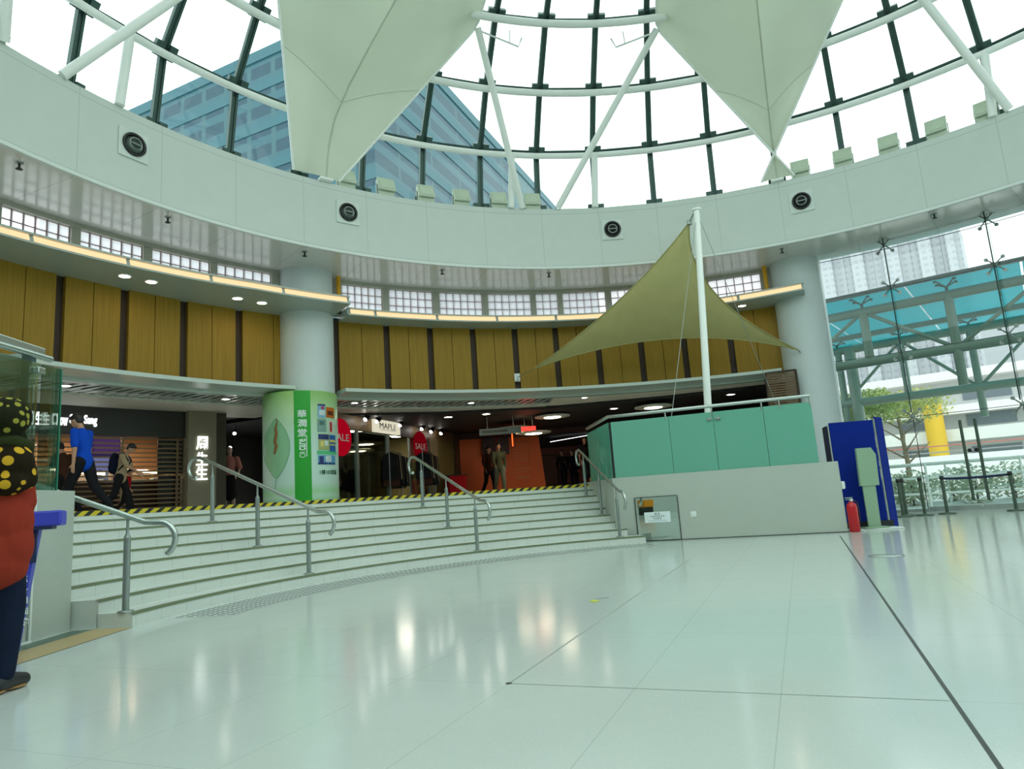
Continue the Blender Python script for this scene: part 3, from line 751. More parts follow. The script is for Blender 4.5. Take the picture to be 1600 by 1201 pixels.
# ================================================================== STAIR RAILS
def stair_rail(ph, label):
    t = thing('stair_handrail', label, 'handrail', P(6.68, ph, RI), 0, 'steel handrails on the curved stairs')
    zr = lambda R: RI + .88 + (R - 6.68) / T * RI
    pts = []
    lo = [(6.36 + .16 * cos(rad(a)), zr(6.50) - .17 + .16 * sin(rad(a))) for a in range(-120, -271, -15)]
    pts = lo + [(6.42, zr(6.50) - .008), (6.50, zr(6.50))] + [(R, zr(R)) for R in (6.68, 7.69, 8.70, 8.92)]
    ztop = zr(9.0)
    pts += [(9.0, ztop - .005), (9.08, ztop)] + [(9.12 + .155 * cos(rad(a)), ztop - .155 + .155 * sin(rad(a))) for a in range(75, -106, -15)]
    build('handrail', MB().tube([P(R, ph, z) for R, z in pts], .027, 12), M_CHROME, t)
    for k, R in ((1, 6.68), (4, 7.69), (7, 8.70)):
        b = MB().tube([P(R, ph, k * RI), P(R, ph, zr(R) - .20)], .031, 12); b.tube([P(R, ph, zr(R) - .20), P(R, ph, zr(R) - .16), P(R, ph, zr(R) - .01)], [.031, .014, .012], 10)
        po = build('post', b, M_STEELG, t)
        build('base_flange', MB().lathe([(.07, k * RI + .001), (.07, k * RI + .01), (.034, k * RI + .018)], P(R, ph, 0), 16), M_STEELG, po)
stair_rail(174.9, 'steel stair handrail at the left end beside the plinth wall')
stair_rail(149.9, 'second steel stair handrail from the left, in front of the advert wrapped column')
stair_rail(123.3, 'third steel stair handrail from the left, in front of the clothing shop')
stair_rail(100.0, 'steel stair handrail at the right end beside the platform')

# ================================================================== FASCIA FITTINGS
def flood(ph, label):
    t = thing('floodlight', label, 'floodlight', P(10.86, ph, ZT), rad(ph), 'square floodlights along the fascia top')
    # local: +x outward, so the lamp looks towards -x and up
    Mt = Matrix.Rotation(rad(22), 3, 'Y')
    M_H = FL['h']
    h = MB().bbox((-.02, 0, .30), (.16, .40, .36), M=Mt, b=.02); h.box((-.10, 0, .30), (.03, .42, .38), M=Mt)
    build('housing', h, M_H, t, local=True)
    build('lens', MB().box((-.118, 0, .307), (.008, .33, .27), M=Mt), FL['l'], t, local=True)
    build('ballast_box', MB().bbox((-.02, 0, .075), (.17, .40, .13), b=.015), M_H, t, local=True)
    y = MB()
    for s in (-1, 1): y.box((0, .215 * s, .16), (.05, .015, .30))
    build('yoke', y, M_STEELG, t, local=True)
FL = {'h': mat('floodlight_grey', rgb(196, 208, 188), .45), 'l': mat('floodlight_lens', rgb(198, 212, 188), .2, var=.08)}
for ph, lab in ((163.2, 'square floodlight at the far left end of the fascia'), (126.3, 'square floodlight just right of the left membrane foot'), (121.15, 'second floodlight right of the left membrane foot'),
                (115.8, 'third floodlight right of the left membrane foot'), (110.9, 'fourth floodlight right of the left membrane foot'), (105.7, 'fifth floodlight, left of the V struts in the middle'),
                (101.0, 'floodlight between the V struts in the middle'), (65.1, 'floodlight just right of the right membrane foot'), (60.0, 'second floodlight right of the right membrane foot'),
                (54.85, 'third floodlight right of the right membrane foot'), (49.75, 'fourth floodlight right of the right membrane foot'), (44.8, 'floodlight furthest right on the fascia')):
    flood(ph, lab)
def vent(ph, label, up):
    t = thing('air_nozzle', label, 'air vent', P(RF - .01, ph, 7.59), rad(ph + 90), 'round air nozzles in the fascia')
    # local: x tangential, -y?  outward normal of the wall face is towards the axis (+y local after turn)
    build('plate', MB().bbox((0, .012, 0), (.54, .024, .54), b=.006), M_FASCIA2, t, local=True)
    Rx = Matrix.Rotation(rad(-90), 3, 'X')
    build('outer_ring', MB().lathe([(.21, .0), (.215, .035), (.19, .05), (.165, .03), (.165, 0)], (0, .024, 0), 28, Rx), M_BLACK, t, local=True)
    Rt = Matrix.Rotation(rad(up), 3, 'X') @ Rx
    build('nozzle', MB().lathe([(.165, -.02), (.15, .03), (.10, .05), (.085, .02), (1e-5, .01)], (0, .03, 0), 24, Rt), VENTM[0] if up > 0 else M_BLACK, t, local=True)
    build('vane', MB().tube([Vector((.11 * cos(a), .085, .11 * sin(a))) for a in [2 * pi * i / 20 for i in range(20)]], .012, 6, closed=True).box((0, .075, 0), (.2, .02, .02)), M_GREY, t, local=True)
M_FASCIA2 = mat('vent_plate_white', (.70, .77, .72, 1), .45); VENTM = [mat('nozzle_grey', rgb(70, 84, 78), .4)]
vent(150.9, 'round air nozzle on the fascia at the left', 14); vent(126.5, 'round air nozzle on the fascia under the left membrane foot', 14)
vent(90.3, 'round air nozzle on the fascia left of the mast top', 0); vent(65.5, 'round air nozzle on the fascia under the right membrane foot', 0)
for ph, lab in ((159.6, 'sprinkler head in the soffit at the far left'), (146.3, 'sprinkler head in the soffit over the left light shelf'), (131.2, 'sprinkler head in the soffit by the advert wrapped column'), (113.7, 'sprinkler head in the soffit right of the first yellow pipe'),
                (99.2, 'sprinkler head in the soffit near the middle'), (68.6, 'sprinkler head in the soffit by the plain right column'), (51.6, 'sprinkler head in the soffit above the glass facade')):
    t = thing('sprinkler', lab, 'sprinkler', P(11.04, ph, ZB), 0, 'sprinkler heads in the soffit'); c = P(11.04, ph, ZB)
    build('escutcheon', MB().lathe([(.06, 0), (.055, -.015), (.02, -.02)], c, 14), M_STEELG, t)
    b = MB().cyl(c, c + Vector((0, 0, -.10)), .018, 8)
    b.lathe([(1e-5, -.10), (.05, -.105), (.05, -.115), (1e-5, -.12)], c, 12)
    build('head', b, M_BLACK, t)

# ================================================================== LEFT PLINTH: glass, rail, sockets
t = thing('glass_balustrade', 'clear green glass balustrade with steel rail and post on the left plinth', 'balustrade', (-4.24, 5.6, 1.28))
build('glass_panel', MB().slab((-4.26, 6.30), (-4.27, 6.07), 1.28, 2.42, .02), M_GLASS_GREEN, t)
build('glass_panel', MB().slab((-4.27, 6.03), (-4.36, 2.4), 1.28, 2.42, .02), M_GLASS_GREEN, t)
build('panel_edge', MB().beam((-4.255, 6.305, 1.28), (-4.255, 6.305, 2.42), .02, .014), M_GLASS_EDGE, t)
build('post', MB().box((-4.36, 6.02, 1.90), (.09, .06, 1.24)), mat('blue_grey_steel', rgb(92, 112, 112), .4), t)
build('top_rail', MB().bbox((-4.34, 4.3, 2.56), (.12, 3.75, .07), .02).tube([(-4.30, 6.22, 2.50), (-4.37, 2.4, 2.50)], .03, 10), M_CHROME, t)
build('cross_rail', MB().beam((-4.36, 6.05, 2.50), (-7.6, 6.35, 2.50), .06, .06), M_CHROME, t)
build('clamp', MB().bbox((-4.28, 6.05, 2.36), (.05, .10, .06)), M_CHROME, t)
t = thing('wall_socket', 'white wall socket with a cable on the plinth wall behind the rental stand', 'socket', (-4.215, 5.72, .42))
build('plate', MB().bbox((-4.207, 5.74, .50), (.025, .09, .14), b=.006), M_WHITE, t)
build('plug', MB().bbox((-4.185, 5.74, .47), (.03, .05, .06), b=.008), M_WHITE, t)
build('cable', MB().tube([(-4.17, 5.74, .46), (-4.165, 5.76, .30), (-4.17, 5.79, .12), (-4.175, 5.74, .02), (-4.18, 5.62, .012)], .006, 6), M_WHITE, t)
t = thing('loose_cable', 'thin white cable hanging on the plinth wall beside the rental stand', 'cable', (-4.2, 5.95, .78))
build('cable', MB().tube([(-4.20, 5.90, 1.08), (-4.20, 5.91, .95), (-4.205, 5.84, .86), (-4.205, 5.78, .80), (-4.205, 5.84, .775), (-4.205, 5.88, .78)], .004, 5), M_WHITE, t)
t = thing('cable_conduit', 'slim white conduit running down the plinth wall to the floor', 'conduit', (-4.2, 5.98, 0))
build('conduit', MB().box((-4.208, 5.98, .62), (.012, .022, 1.2)).box((-4.208, 5.80, .01), (.012, .4, .02)), M_WHITE, t)

# ================================================================== ADVERT WRAP
WC = P(12.42, 129.15, 0); WR = .83; WA = atan2(-WC.y, -WC.x)
def wp(th, z, r=0.0): a = WA + rad(th); return Vector((WC.x + (WR + r) * cos(a), WC.y + (WR + r) * sin(a), z))
def wpx(x, y): return degrees(math.asin(max(-1, min(1, (x - 479) / 54.5)))), 3.60 - (y - 610) / 175 * 2.43
def wpatch(x0, y0, x1, y1, off, nu=8):
    t0, z0 = wpx(x0, y1); t1, z1 = wpx(x1, y0)
    m = MB(); m.grid(lambda u, v: wp(t0 + (t1 - t0) * u, z0 + (z1 - z0) * v, off), nu, 1); return m
def _wrap():
    m = mat('printed_wrap', rgb(165, 205, 185), .35, var=0); t = NT(m); b = t.n['Principled BSDF']; x, y, z = t.pos()
    r = t.new('ShaderNodeValToRGB'); cr = r.color_ramp; cr.elements[0].position = 0.0; cr.elements[0].color = rgb(140, 205, 130)
    cr.elements[1].position = 1.0; cr.elements[1].color = rgb(150, 200, 115)
    for p, c in ((.06, rgb(185, 220, 195)), (.10, rgb(160, 212, 160)), (.18, rgb(188, 218, 205)), (.55, rgb(182, 214, 200)), (.85, rgb(176, 212, 160))):
        e = cr.elements.new(p); e.color = c
    t.l.new(t.math('DIVIDE', t.math('SUBTRACT', z, ZU), 2.47), r.inputs[0]); t.l.new(r.outputs[0], b.inputs['Base Color']); return m
wr = thing('advert_wrap', 'pale green printed advert wrap around the left column with leaf and product pictures', 'advertisement', (WC.x, WC.y, ZU))
build('wrap', MB().lathe([(WR, ZU), (WR, 3.62), (.60, 3.63)], WC, 64), _wrap(), wr)
build('green_band', wpatch(470, 609, 493, 788, .004), mat('wrap_green', rgb(30, 160, 40), .35, var=.02), wr)
lf = MB(); t0, zc = wpx(444, 678)
def leafp(u, v):
    zz = 3.03 - 1.32 * u; wdt = 20.0 * max(0.0, sin(pi * u)) ** .8 * (1 - .12 * u); xx = 445 + (v * 2 - 1) * wdt
    th, _ = wpx(xx, 600); return wp(th, zz, .004)
lf.grid(leafp, 24, 8); leaf = build('leaf_print', lf, mat('wrap_leaf', rgb(140, 195, 150), .35, var=.08), wr)
build('leaf_vein', MB().tube([leafp(i / 24, 0) for i in range(25)], .006, 4).tube([leafp(i / 24, 1) for i in range(25)], .006, 4).tube([leafp(1, .5), wp(wpx(443, 0)[0], 1.50, .004)], .006, 4), mat('wrap_vein', rgb(110, 160, 115), .4), leaf)
rt = MB(); pts = [(446, 650), (447, 657), (445, 666), (446, 676), (444, 688), (446, 695), (443, 707)]
rt.tube([wp(*wpx(*q), .010) for q in pts], [.006, .012, .028, .034, .034, .034, .022], 6)
build('root_print', rt, mat('wrap_root', rgb(135, 80, 30), .5, var=.35, scale=40), leaf)
def wwarp(xc, yc, sideways=False):
    t0, z0 = wpx(xc, yc)
    def w(p):
        q = Vector((-p.y, p.x)) if sideways else Vector((p.x, p.y))
        return wp(t0 + degrees(q.x / WR), z0 + q.y, .009 + p.z)
    return w
M_WTXT = mat('print_white', (.80, .90, .85, 1), .5, var=0); M_GTXT = mat('print_green', rgb(20, 90, 50), .5, var=0)
for ch, yy in (('華', 646), ('潤', 661), ('堂', 676)):
    build('lettering', text_shape(ch, .2, None, .001, .003, fit=(.19, .17), warp=wwarp(481, yy)), M_WTXT, wr)
build('lettering', text_shape('care', .25, None, .001, .004, fit=(.25, .14), warp=wwarp(481, 695, True)), M_WTXT, wr)
build('lettering', text_shape('CR', .2, None, .001, .0, fit=(.14, .12), warp=wwarp(481, 710.5, True)), M_WTXT, wr)
build('lettering', wpatch(486.4, 682, 487.4, 714, .006, 2), M_WTXT, wr)
build('lettering', text_shape('1樓103號舖', .11, None, .001, .001, warp=wwarp(518, 739)), M_GTXT, wr)
def prt(n, r, g, b): return mat(n, rgb(r, g, b), .4, var=.25, scale=14)
PH = [(503, 630, 514, 652, prt('print_light_blue', 120, 170, 200)), (515, 634, 527, 651, prt('print_orange', 190, 100, 25)), (502, 654, 515, 675, prt('print_grey_green', 120, 155, 145)),
      (517.5, 656, 527, 676, prt('print_cream', 200, 205, 190)), (503, 678, 519, 704, prt('print_olive', 165, 175, 110)), (519, 679, 528, 706, prt('print_blue', 35, 95, 165)),
      (501, 705, 529, 711, prt('print_mint', 80, 190, 130)), (502, 712, 527, 727, prt('print_pale_blue', 95, 160, 200))]
navy = prt('print_navy', 25, 45, 110); red = prt('print_red', 180, 25, 45); yel = prt('print_yellow', 215, 205, 110); whi = prt('print_white_box', 200, 215, 215)
ph_objs = []
for q in PH: ph_objs.append(build('product_picture', wpatch(*q[:4], .005, 4), q[4], wr))
for par, x0, y0, x1, y1, m in ((0, 503, 630, 514, 633, navy), (0, 508, 634, 512, 638, red), (0, 505, 640, 513, 648, whi), (1, 517, 640, 525, 647, prt('print_brown', 90, 40, 15)), (2, 505, 657, 512, 664, prt('print_teal', 70, 110, 105)),
                               (3, 520, 658, 523, 674, red), (4, 503, 679, 518, 687, navy), (4, 506, 690, 511, 698, yel), (4, 512, 689, 517, 697, whi), (5, 519.5, 687, 527.5, 691, yel), (5, 519.5, 694, 527.5, 696, yel), (7, 504, 714, 510, 725, navy), (7, 513, 713, 521, 723, whi), (7, 502, 724, 526, 727, navy)):
    build('picture_detail', wpatch(x0, y0, x1, y1, .008, 3), m, ph_objs[par])

# ================================================================== SHOPS BEHIND THE STAIRS
M_SHOPDARK = mat('shop_fascia_dark', rgb(38, 36, 30), .4, var=.1)
M_PILLAR = mat('beige_pillar', rgb(140, 134, 112), .5, var=.05)
M_JEWBACK = mat('shop_timber_lit', rgb(170, 128, 84), .5, var=.15, scale=2)
M_SHOPLAMP = glow('shop_warm_light', (1, .74, .50, 1), 38.0)
M_SHUT = mat('shutter_slat', rgb(120, 96, 70), .35, metal=.4)
struct('wall_shop_fascia', MB().arc([(14.95, 2.93), (14.95, 3.57), (15.15, 3.57), (15.15, 2.93)], 136.4, 160, 16), M_SHOPDARK, label='dark fascia of the jewellery shop')
struct('wall_gallery_left', MB().arc([(14.95, ZU), (14.95, 3.57), (15.15, 3.57), (15.15, ZU)], 160, 178, 10), M_PILLAR, label='beige wall at the far left of the gallery')
struct('wall_pillar', MB().arc([(14.75, ZU), (14.75, 3.57), (15.3, 3.57), (15.3, ZU)], 133.9, 136.45, 4), M_PILLAR, label='beige pillar with vertical lit sign')
struct('wall_pillar', MB().arc([(14.95, ZU), (14.95, 3.57), (15.3, 3.57), (15.3, ZU)], 132.7, 133.9, 2), mat('beige_pillar_shaded', rgb(84, 80, 66), .5), label='darker return of the beige pillar')  # same beige made darker, shade of the recess put into the colour
sh = thing('roller_shutter', 'see-through roller shutter closed across the jewellery shop front', 'shutter', P(15.0, 146, ZU))
b = MB(); z = ZU + .03
while z < 2.93:
    b.arc([(15.02, z), (15.02, z + .034), (15.04, z + .034), (15.04, z)], 136.6, 160, 12); z += .105
build('slats', b, M_SHUT, sh)
for a in (137.0, 141.6, 146.4, 151.2, 156): build('guide_rail', MB().box(P(15.06, a, 2.04), (.05, .05, 1.78), rad(a)), M_SHUT, sh)
build('bottom_bar', MB().arc([(15.0, ZU), (15.0, ZU + .07), (15.07, ZU + .07), (15.07, ZU)], 136.6, 160, 12), M_SHUT, sh)
struct('wall_shop_back', MB().arc([(17.6, ZU), (17.6, 3.2)], 135, 160, 16, closed=False), M_JEWBACK, label='warm timber back wall of the jewellery shop')
struct('floor_shop', MB().arc([(15.0, ZU + .003), (17.6, ZU + .003)], 135, 160, 16, closed=False), mat('shop_floor', rgb(90, 70, 50), .4), label='jewellery shop floor')
struct('ceiling_shop', MB().arc([(15.15, 3.2), (17.7, 3.2)], 135, 160, 16, closed=False), mat('shop_ceiling', rgb(150, 130, 100), .6), label='jewellery shop ceiling')
struct('wall_shop_side', MB().add([P(15.2, 135.3, ZU), P(17.6, 135.3, ZU), P(17.6, 135.3, 3.2), P(15.2, 135.3, 3.2)], [(0, 1, 2, 3)]), M_JEWBACK)
for i, a in enumerate((139, 143, 147, 151)):
    t = thing('ceiling_light', ['first', 'second', 'third', 'fourth'][i] + ' warm ceiling light inside the jewellery shop, counted from the pillar', 'ceiling light', P(16.6, a, 3.18), rad(a), 'jewellery shop lights')
    build('frame', MB().box((0, 0, 0), (.5, .5, .03)), M_WHITE, t, local=True); build('diffuser', MB().box((0, 0, -.02), (.42, .42, .02)), M_SHOPLAMP, t, local=True)
for a, lab in ((138.6, 'lit glass display counter near the beige pillar'), (143.6, 'lit glass display counter behind the shutter, further left')):
    t = thing('display_counter', lab, 'counter', P(16.0, a, ZU), rad(a), 'jewellery display counters')
    build('base', MB().bbox((0, 0, .4), (.5, 1.3, .8)), M_WOODDARK, t, local=True)
    build('glass_top', MB().bbox((0, 0, .95), (.5, 1.3, .28)), M_GLASS, t, local=True)
    build('display_light', MB().tube([(-.18, -.5, 1.0), (.1, .5, 1.12)], .035, 6), glow('case_light_' + str(int(a)), (1, .8, .55, 1), 5), t, local=True)
    build('jewellery_pad', MB().bbox((0, .2, .84), (.3, .5, .04)).bbox((0, -.35, .86), (.25, .3, .06)), M_PAPER, t, local=True)
t = thing('poster_screen', 'purple and white lit poster screen behind the shutter', 'screen', P(16.5, 140.9, ZU)); 
Mq = face_to(P(16.45, 140.9, 2.52), -Vector((cos(rad(140.9)), sin(rad(140.9)), 0)))
def plate(m, w, h, d=.04): return MB().add([m @ Vector(q) for q in ((-w / 2, -h / 2, -d), (w / 2, -h / 2, -d), (w / 2, h / 2, -d), (-w / 2, h / 2, -d), (-w / 2, -h / 2, 0), (w / 2, -h / 2, 0), (w / 2, h / 2, 0), (-w / 2, h / 2, 0))], [(3, 2, 1, 0), (4, 5, 6, 7), (0, 1, 5, 4), (1, 2, 6, 5), (2, 3, 7, 6), (3, 0, 4, 7)])
build('panel', plate(Mq, .62, 1.1), glow('poster_purple', (.03, .018, .06, 1), 1.0), t)
build('upper_picture', plate(Mq @ Matrix.Translation((0, .33, .01)), .56, .34, .01), glow('poster_violet', (.06, .025, .10, 1), 1.0), t)
build('lower_picture', plate(Mq @ Matrix.Translation((0, -.12, .01)), .56, .36, .01), glow('poster_lilac', (.13, .14, .30, 1), 1.0), t)
build('stand', MB().box(P(16.5, 140.9, ZU + .42), (.05, .3, .84), rad(140.9)), M_BLACK, t)
t = thing('louvre_panel', 'grey louvred panel beside the beige pillar, inside the shutter', 'panel', P(15.15, 137.5, ZU))
lb = MB()
for i in range(9): lb.box(P(15.12, 137.5, 2.2 + i * .075), (.03, .42, .045), rad(137.5))
build('louvres', lb, mat('louvre_grey', rgb(60, 66, 62), .5), t)
build('frame', MB().box(P(15.15, 137.5, 2.5), (.03, .55, .85), rad(137.5)).box(P(15.15, 137.5, 1.6), (.03, .5, .9), rad(137.5)), M_SHOPDARK, t)

def arcsign(chars, R, a0, a1, z, h, m, parent, name='letter'):
    # letters along the curved fascia, reading left to right (falling angle)
    n = len(chars)
    for ch, w0, w1 in chars:
        a = a0 + (a1 - a0) * (w0 + w1) / 2; wd = abs(a1 - a0) * (w1 - w0) * pi / 180 * R
        M = face_to(P(R, a, z), -Vector((cos(rad(a)), sin(rad(a)), 0)))
        build(name, text_shape(ch, h, M, .012, .004, fit=(wd, h)), m, parent)
sg = thing('shop_sign', 'white lit Chinese and English shop sign on the dark jewellery shop fascia', 'sign', P(14.93, 146.5, 3.1))
tot = lambda x: (x - 42) / 108.0
for ch, x0, x1 in (('周', 42, 52), ('生', 54, 64), ('生', 66, 76)):
    arcsign([(ch, tot(x0), tot(x1))], 14.93, 149.0, 143.9, 3.24, .27, M_SIGNW, sg, 'letter')
for ch, x0, x1 in (('Chow', 80, 104), ('Sang', 107, 127), ('Sang', 130, 151)):
    arcsign([(ch, tot(x0), tot(x1))], 14.93, 149.0, 143.9, 3.24, .25, M_SIGNW, sg, 'letter')
sg = thing('shop_sign', 'vertical white lit Chinese shop sign on the beige pillar', 'sign', P(14.73, 135.2, 2))
for ch, z in (('周', 2.78), ('生', 2.40), ('生', 2.06)):
    a = 135.25; build('letter', text_shape(ch, .3, face_to(P(14.73, a, z), -Vector((cos(rad(a)), sin(rad(a)), 0))), .014, .004, fit=(.27, .32)), M_SIGNW, sg)

# ---- dark shop between pillar and wrap
M_SPOT = glow('spot_glow', (1, .95, .88, 1), 16)
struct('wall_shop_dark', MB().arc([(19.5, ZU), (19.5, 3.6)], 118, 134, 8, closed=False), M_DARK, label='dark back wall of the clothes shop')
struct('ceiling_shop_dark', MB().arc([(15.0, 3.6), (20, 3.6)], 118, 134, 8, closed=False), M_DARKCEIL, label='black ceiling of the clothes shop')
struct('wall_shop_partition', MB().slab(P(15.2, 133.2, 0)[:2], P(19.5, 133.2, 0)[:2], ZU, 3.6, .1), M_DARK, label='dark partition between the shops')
def spotlamp(x, y, z, label, group, d=(0, -.4, -1), m=None, r=.05):
    t = thing('spotlight', label, 'spotlight', (x, y, z), 0, group); c = Vector((x, y, z)); d = Vector(d).normalized()
    build('can', MB().cyl(c - d * .14, c, r * 1.2, 10).cyl(c - d * .1, Vector((x, y, z + .25)), .012, 6), M_BLACK, t)
    build('bulb', MB().ell(c, r * .95, n=10, m=6), m or M_SPOT, t)
for i, (a, R, z) in enumerate(((132.3, 16.5, 3.32), (131.3, 17.4, 3.4), (130.6, 16.0, 3.18), (130.2, 18.2, 3.36), (131.9, 18.6, 2.95), (129.9, 17.0, 2.9), (130.9, 17.8, 2.75))):
    c = P(R, a, z); spotlamp(c.x, c.y, c.z, 'small ceiling spotlight in the dark clothes shop left of the advert column', 'spotlights in the dark clothes shop', (.3, -1, -.6), r=.045)
M_MANQ = mat('mannequin_skin', rgb(205, 175, 160), .5)
M_CLOTH = {n: mat('cloth_' + n, c, .85, spec=.1, var=.15) for n, c in (('black', (.014, .014, .016, 1)), ('navy', rgb(22, 28, 48)), ('grey', rgb(96, 104, 90)), ('beige', rgb(170, 150, 120)), ('brown', rgb(70, 45, 35)), ('olive', rgb(70, 76, 58)), ('pink', rgb(190, 130, 125)), ('sage', rgb(178, 190, 162)), ('red', rgb(165, 25, 35)))}

# ---------------------------------------------------------------- figures
def remeshed(parts, vox, smooth=6):
    # overlapping tapered limbs fused into one continuous skin
    mb = MB()
    for p in parts:
        if p[0] == 't':
            pts, rs = p[1], p[2]; mb.tube(pts, rs, 12)
            mb.ell(pts[0], rs[0], n=12, m=8); mb.ell(pts[-1], rs[-1], n=12, m=8)
            for q, r in list(zip(pts, rs))[1:-1]: mb.ell(q, r, n=12, m=8)
        else: mb.ell(p[1], p[2], p[3] if len(p) > 3 else None, n=16, m=12)
    me = evaluated(mb, [('REMESH', dict(mode='VOXEL', voxel_size=vox, use_smooth_shade=True)), ('SMOOTH', dict(factor=.5, iterations=smooth))])
    return me
def limb(p0, ang, L, sx=0.0):
    # ang: swing from straight down, forward positive (local +y is forward)
    return p0 + Vector((sx, sin(rad(ang)), -cos(rad(ang)))).normalized() * L
def person(label, loc, face, h=1.7, pose=None, top='black', legs='black', hair=(.01, .008, .006, 1), skin=rgb(190, 145, 115), vox=.016, extras=None, group=None, skirt=False, longhair=False, sleeves='short', shoes=None):
    """face: plan direction the person faces (degrees, +x = 0)"""
    q = dict(lh=18, lk=12, rh=-14, rk=26, la=-12, le=18, ra=14, re=20, head=0, lean=3); q.update(pose or {})
    s = h / 1.72; rz = rad(face - 90)
    t = thing('person', label, 'person', loc, rz, group)
    J = {}
    lean = rad(q['lean'])
    J['pel'] = Vector((0, 0, .94)); sp = Vector((0, sin(lean), cos(lean)))
    J['waist'] = J['pel'] + sp * .14; J['chest'] = J['pel'] + sp * .36; J['neck0'] = J['pel'] + sp * .51; 
    ha = lean + rad(q['head']); hd = Vector((0, sin(ha), cos(ha)))
    J['neck1'] = J['neck0'] + hd * .08; J['head'] = J['neck1'] + hd * .105 + Vector((0, .025, 0))
    for sd, sg in (('l', -1), ('r', 1)):
        J[sd + 'hip'] = J['pel'] + Vector((.095 * sg, 0, -.03)); J[sd + 'knee'] = limb(J[sd + 'hip'], q[sd + 'h'], .43)
        J[sd + 'ank'] = limb(J[sd + 'knee'], q[sd + 'h'] - q[sd + 'k'], .42); J[sd + 'toe'] = J[sd + 'ank'] + Vector((.02 * sg, .15, -.045 + .12 * (q[sd + 'k'] > 25) * -.6))
        J[sd + 'sh'] = J['pel'] + sp * .47 + Vector((.185 * sg, 0, 0)); J[sd + 'elb'] = limb(J[sd + 'sh'], q[sd + 'a'], .285, .10 * sg)
        J[sd + 'wri'] = limb(J[sd + 'elb'], q[sd + 'a'] + q[sd + 'e'], .25, .0)
    low = min(J['lank'].z, J['rank'].z) - .075
    for k in J: J[k] = (J[k] - Vector((0, 0, low)))
    V = lambda k: J[k] * s
    # body (one continuous skin): torso, neck, head, arms, hands, legs
    parts = [('t', [V('pel'), V('waist'), V('chest'), V('neck0')], [.105 * s, .10 * s, .115 * s, .06 * s]), ('t', [V('neck0'), V('neck1'), V('head')], [.055 * s, .05 * s, .055 * s])]
    parts.append(('e', V('chest'), (.155 * s, .10 * s, .17 * s)))
    Hm = Matrix.Rotation(-ha, 3, 'X')
    hc = V('head')
    parts += [('e', hc, (.073 * s, .092 * s, .11 * s), Hm), ('e', hc + Hm @ Vector((0, .045, -.065)) * s, (.05 * s, .05 * s, .045 * s), Hm), ('e', hc + Hm @ Vector((0, .098, -.018)) * s, (.012 * s, .018 * s, .022 * s), Hm)]
    for sg in (-1, 1): parts.append(('e', hc + Hm @ Vector((.074 * sg, -.005, -.01)) * s, (.010 * s, .02 * s, .03 * s), Hm))
    for sd, sg in (('l', -1), ('r', 1)):
        parts.append(('t', [V(sd + 'sh'), V(sd + 'elb'), V(sd + 'wri')], [.046 * s, .038 * s, .026 * s]))
        d = (V(sd + 'wri') - V(sd + 'elb')).normalized(); w = V(sd + 'wri'); pc = w + d * .05 * s
        fx = Vector((0, 1, 0)); fx = (fx - fx.dot(d) * d).normalized(); nx = d.cross(fx)
        parts.append(('e', pc, (.016 * s, .038 * s, .052 * s), Matrix((nx, fx, d)).transposed()))
        for i, L in enumerate((.066, .076, .071, .056)):
            b0 = pc + d * .038 * s + fx * (.027 - .018 * i) * s; cl = -nx * sg
            parts.append(('t', [b0, b0 + d * L * .5 * s + cl * .006 * s, b0 + d * L * .85 * s + cl * .026 * s], [.0105 * s, .0098 * s, .0088 * s]))
        b0 = w + d * .025 * s + fx * .03 * s
        parts.append(('t', [b0, b0 + (d * .6 + fx * .8) * .03 * s, b0 + (d * .9 + fx * .6) * .058 * s], [.013 * s, .012 * s, .010 * s]))
        parts.append(('t', [V(sd + 'hip'), V(sd + 'knee'), V(sd + 'ank')], [.085 * s, .055 * s, .036 * s]))
        parts.append(('t', [V(sd + 'ank'), V(sd + 'toe')], [.036 * s, .028 * s]))
    def put(name, me, m, par=t):
        mb = MB(); mb.add([v.co for v in me.vertices], [list(p.vertices) for p in me.polygons]); mb.s = [True] * len(mb.f)
        return build(name, mb, m, par, local=True)
    sk = mat('skin_' + str(len(bpy.data.materials)), skin, .5, var=.05)
    put('body', remeshed(parts, vox), sk)
    # eyes, brows, mouth
    fm = MB()
    for sg in (-1, 1): fm.ell(hc + Hm @ Vector((.03 * sg, .086, .005)) * s, (.011 * s, .008 * s, .006 * s), n=8, m=6); fm.ell(hc + Hm @ Vector((.03 * sg, .090, .024)) * s, (.018 * s, .006 * s, .004 * s), n=8, m=6)
    build('face_features', fm, M_BLACK, t, local=True)
    build('mouth', MB().ell(hc + Hm @ Vector((0, .093, -.055)) * s, (.022 * s, .006 * s, .006 * s), n=8, m=6), mat('lip_' + str(len(bpy.data.materials)), rgb(150, 80, 75), .5, var=0), t, local=True)
    # hair
    hm = mat('hair_' + str(len(bpy.data.materials)), hair, .5, var=.2)
    hp = [('e', hc + Hm @ Vector((0, -.018, .03)) * s, (.083 * s, .096 * s, .095 * s), Hm), ('e', hc + Hm @ Vector((0, -.045, -.01)) * s, (.078 * s, .065 * s, .08 * s), Hm), ('e', hc + Hm @ Vector((0, .05, .075)) * s, (.06 * s, .045 * s, .028 * s), Hm)]
    if longhair: hp.append(('t', [hc + Hm @ Vector((0, -.06, 0)) * s, hc + Vector((0, -.09, -.16)) * s, hc + Vector((0, -.10, -.28)) * s], [.075 * s, .08 * s, .05 * s]))
    put('hair', remeshed(hp, .014, 2), hm)
    # clothes
    g = .014 * s
    tp = [('t', [V('pel') + Vector((0, 0, -.06 * s)), V('pel'), V('waist'), V('chest'), V('neck0') - Vector((0, 0, .02 * s))], [.125 * s, .128 * s, .118 * s, .125 * s, .075 * s]), ('e', V('chest'), (.168 * s, .115 * s, .18 * s))]
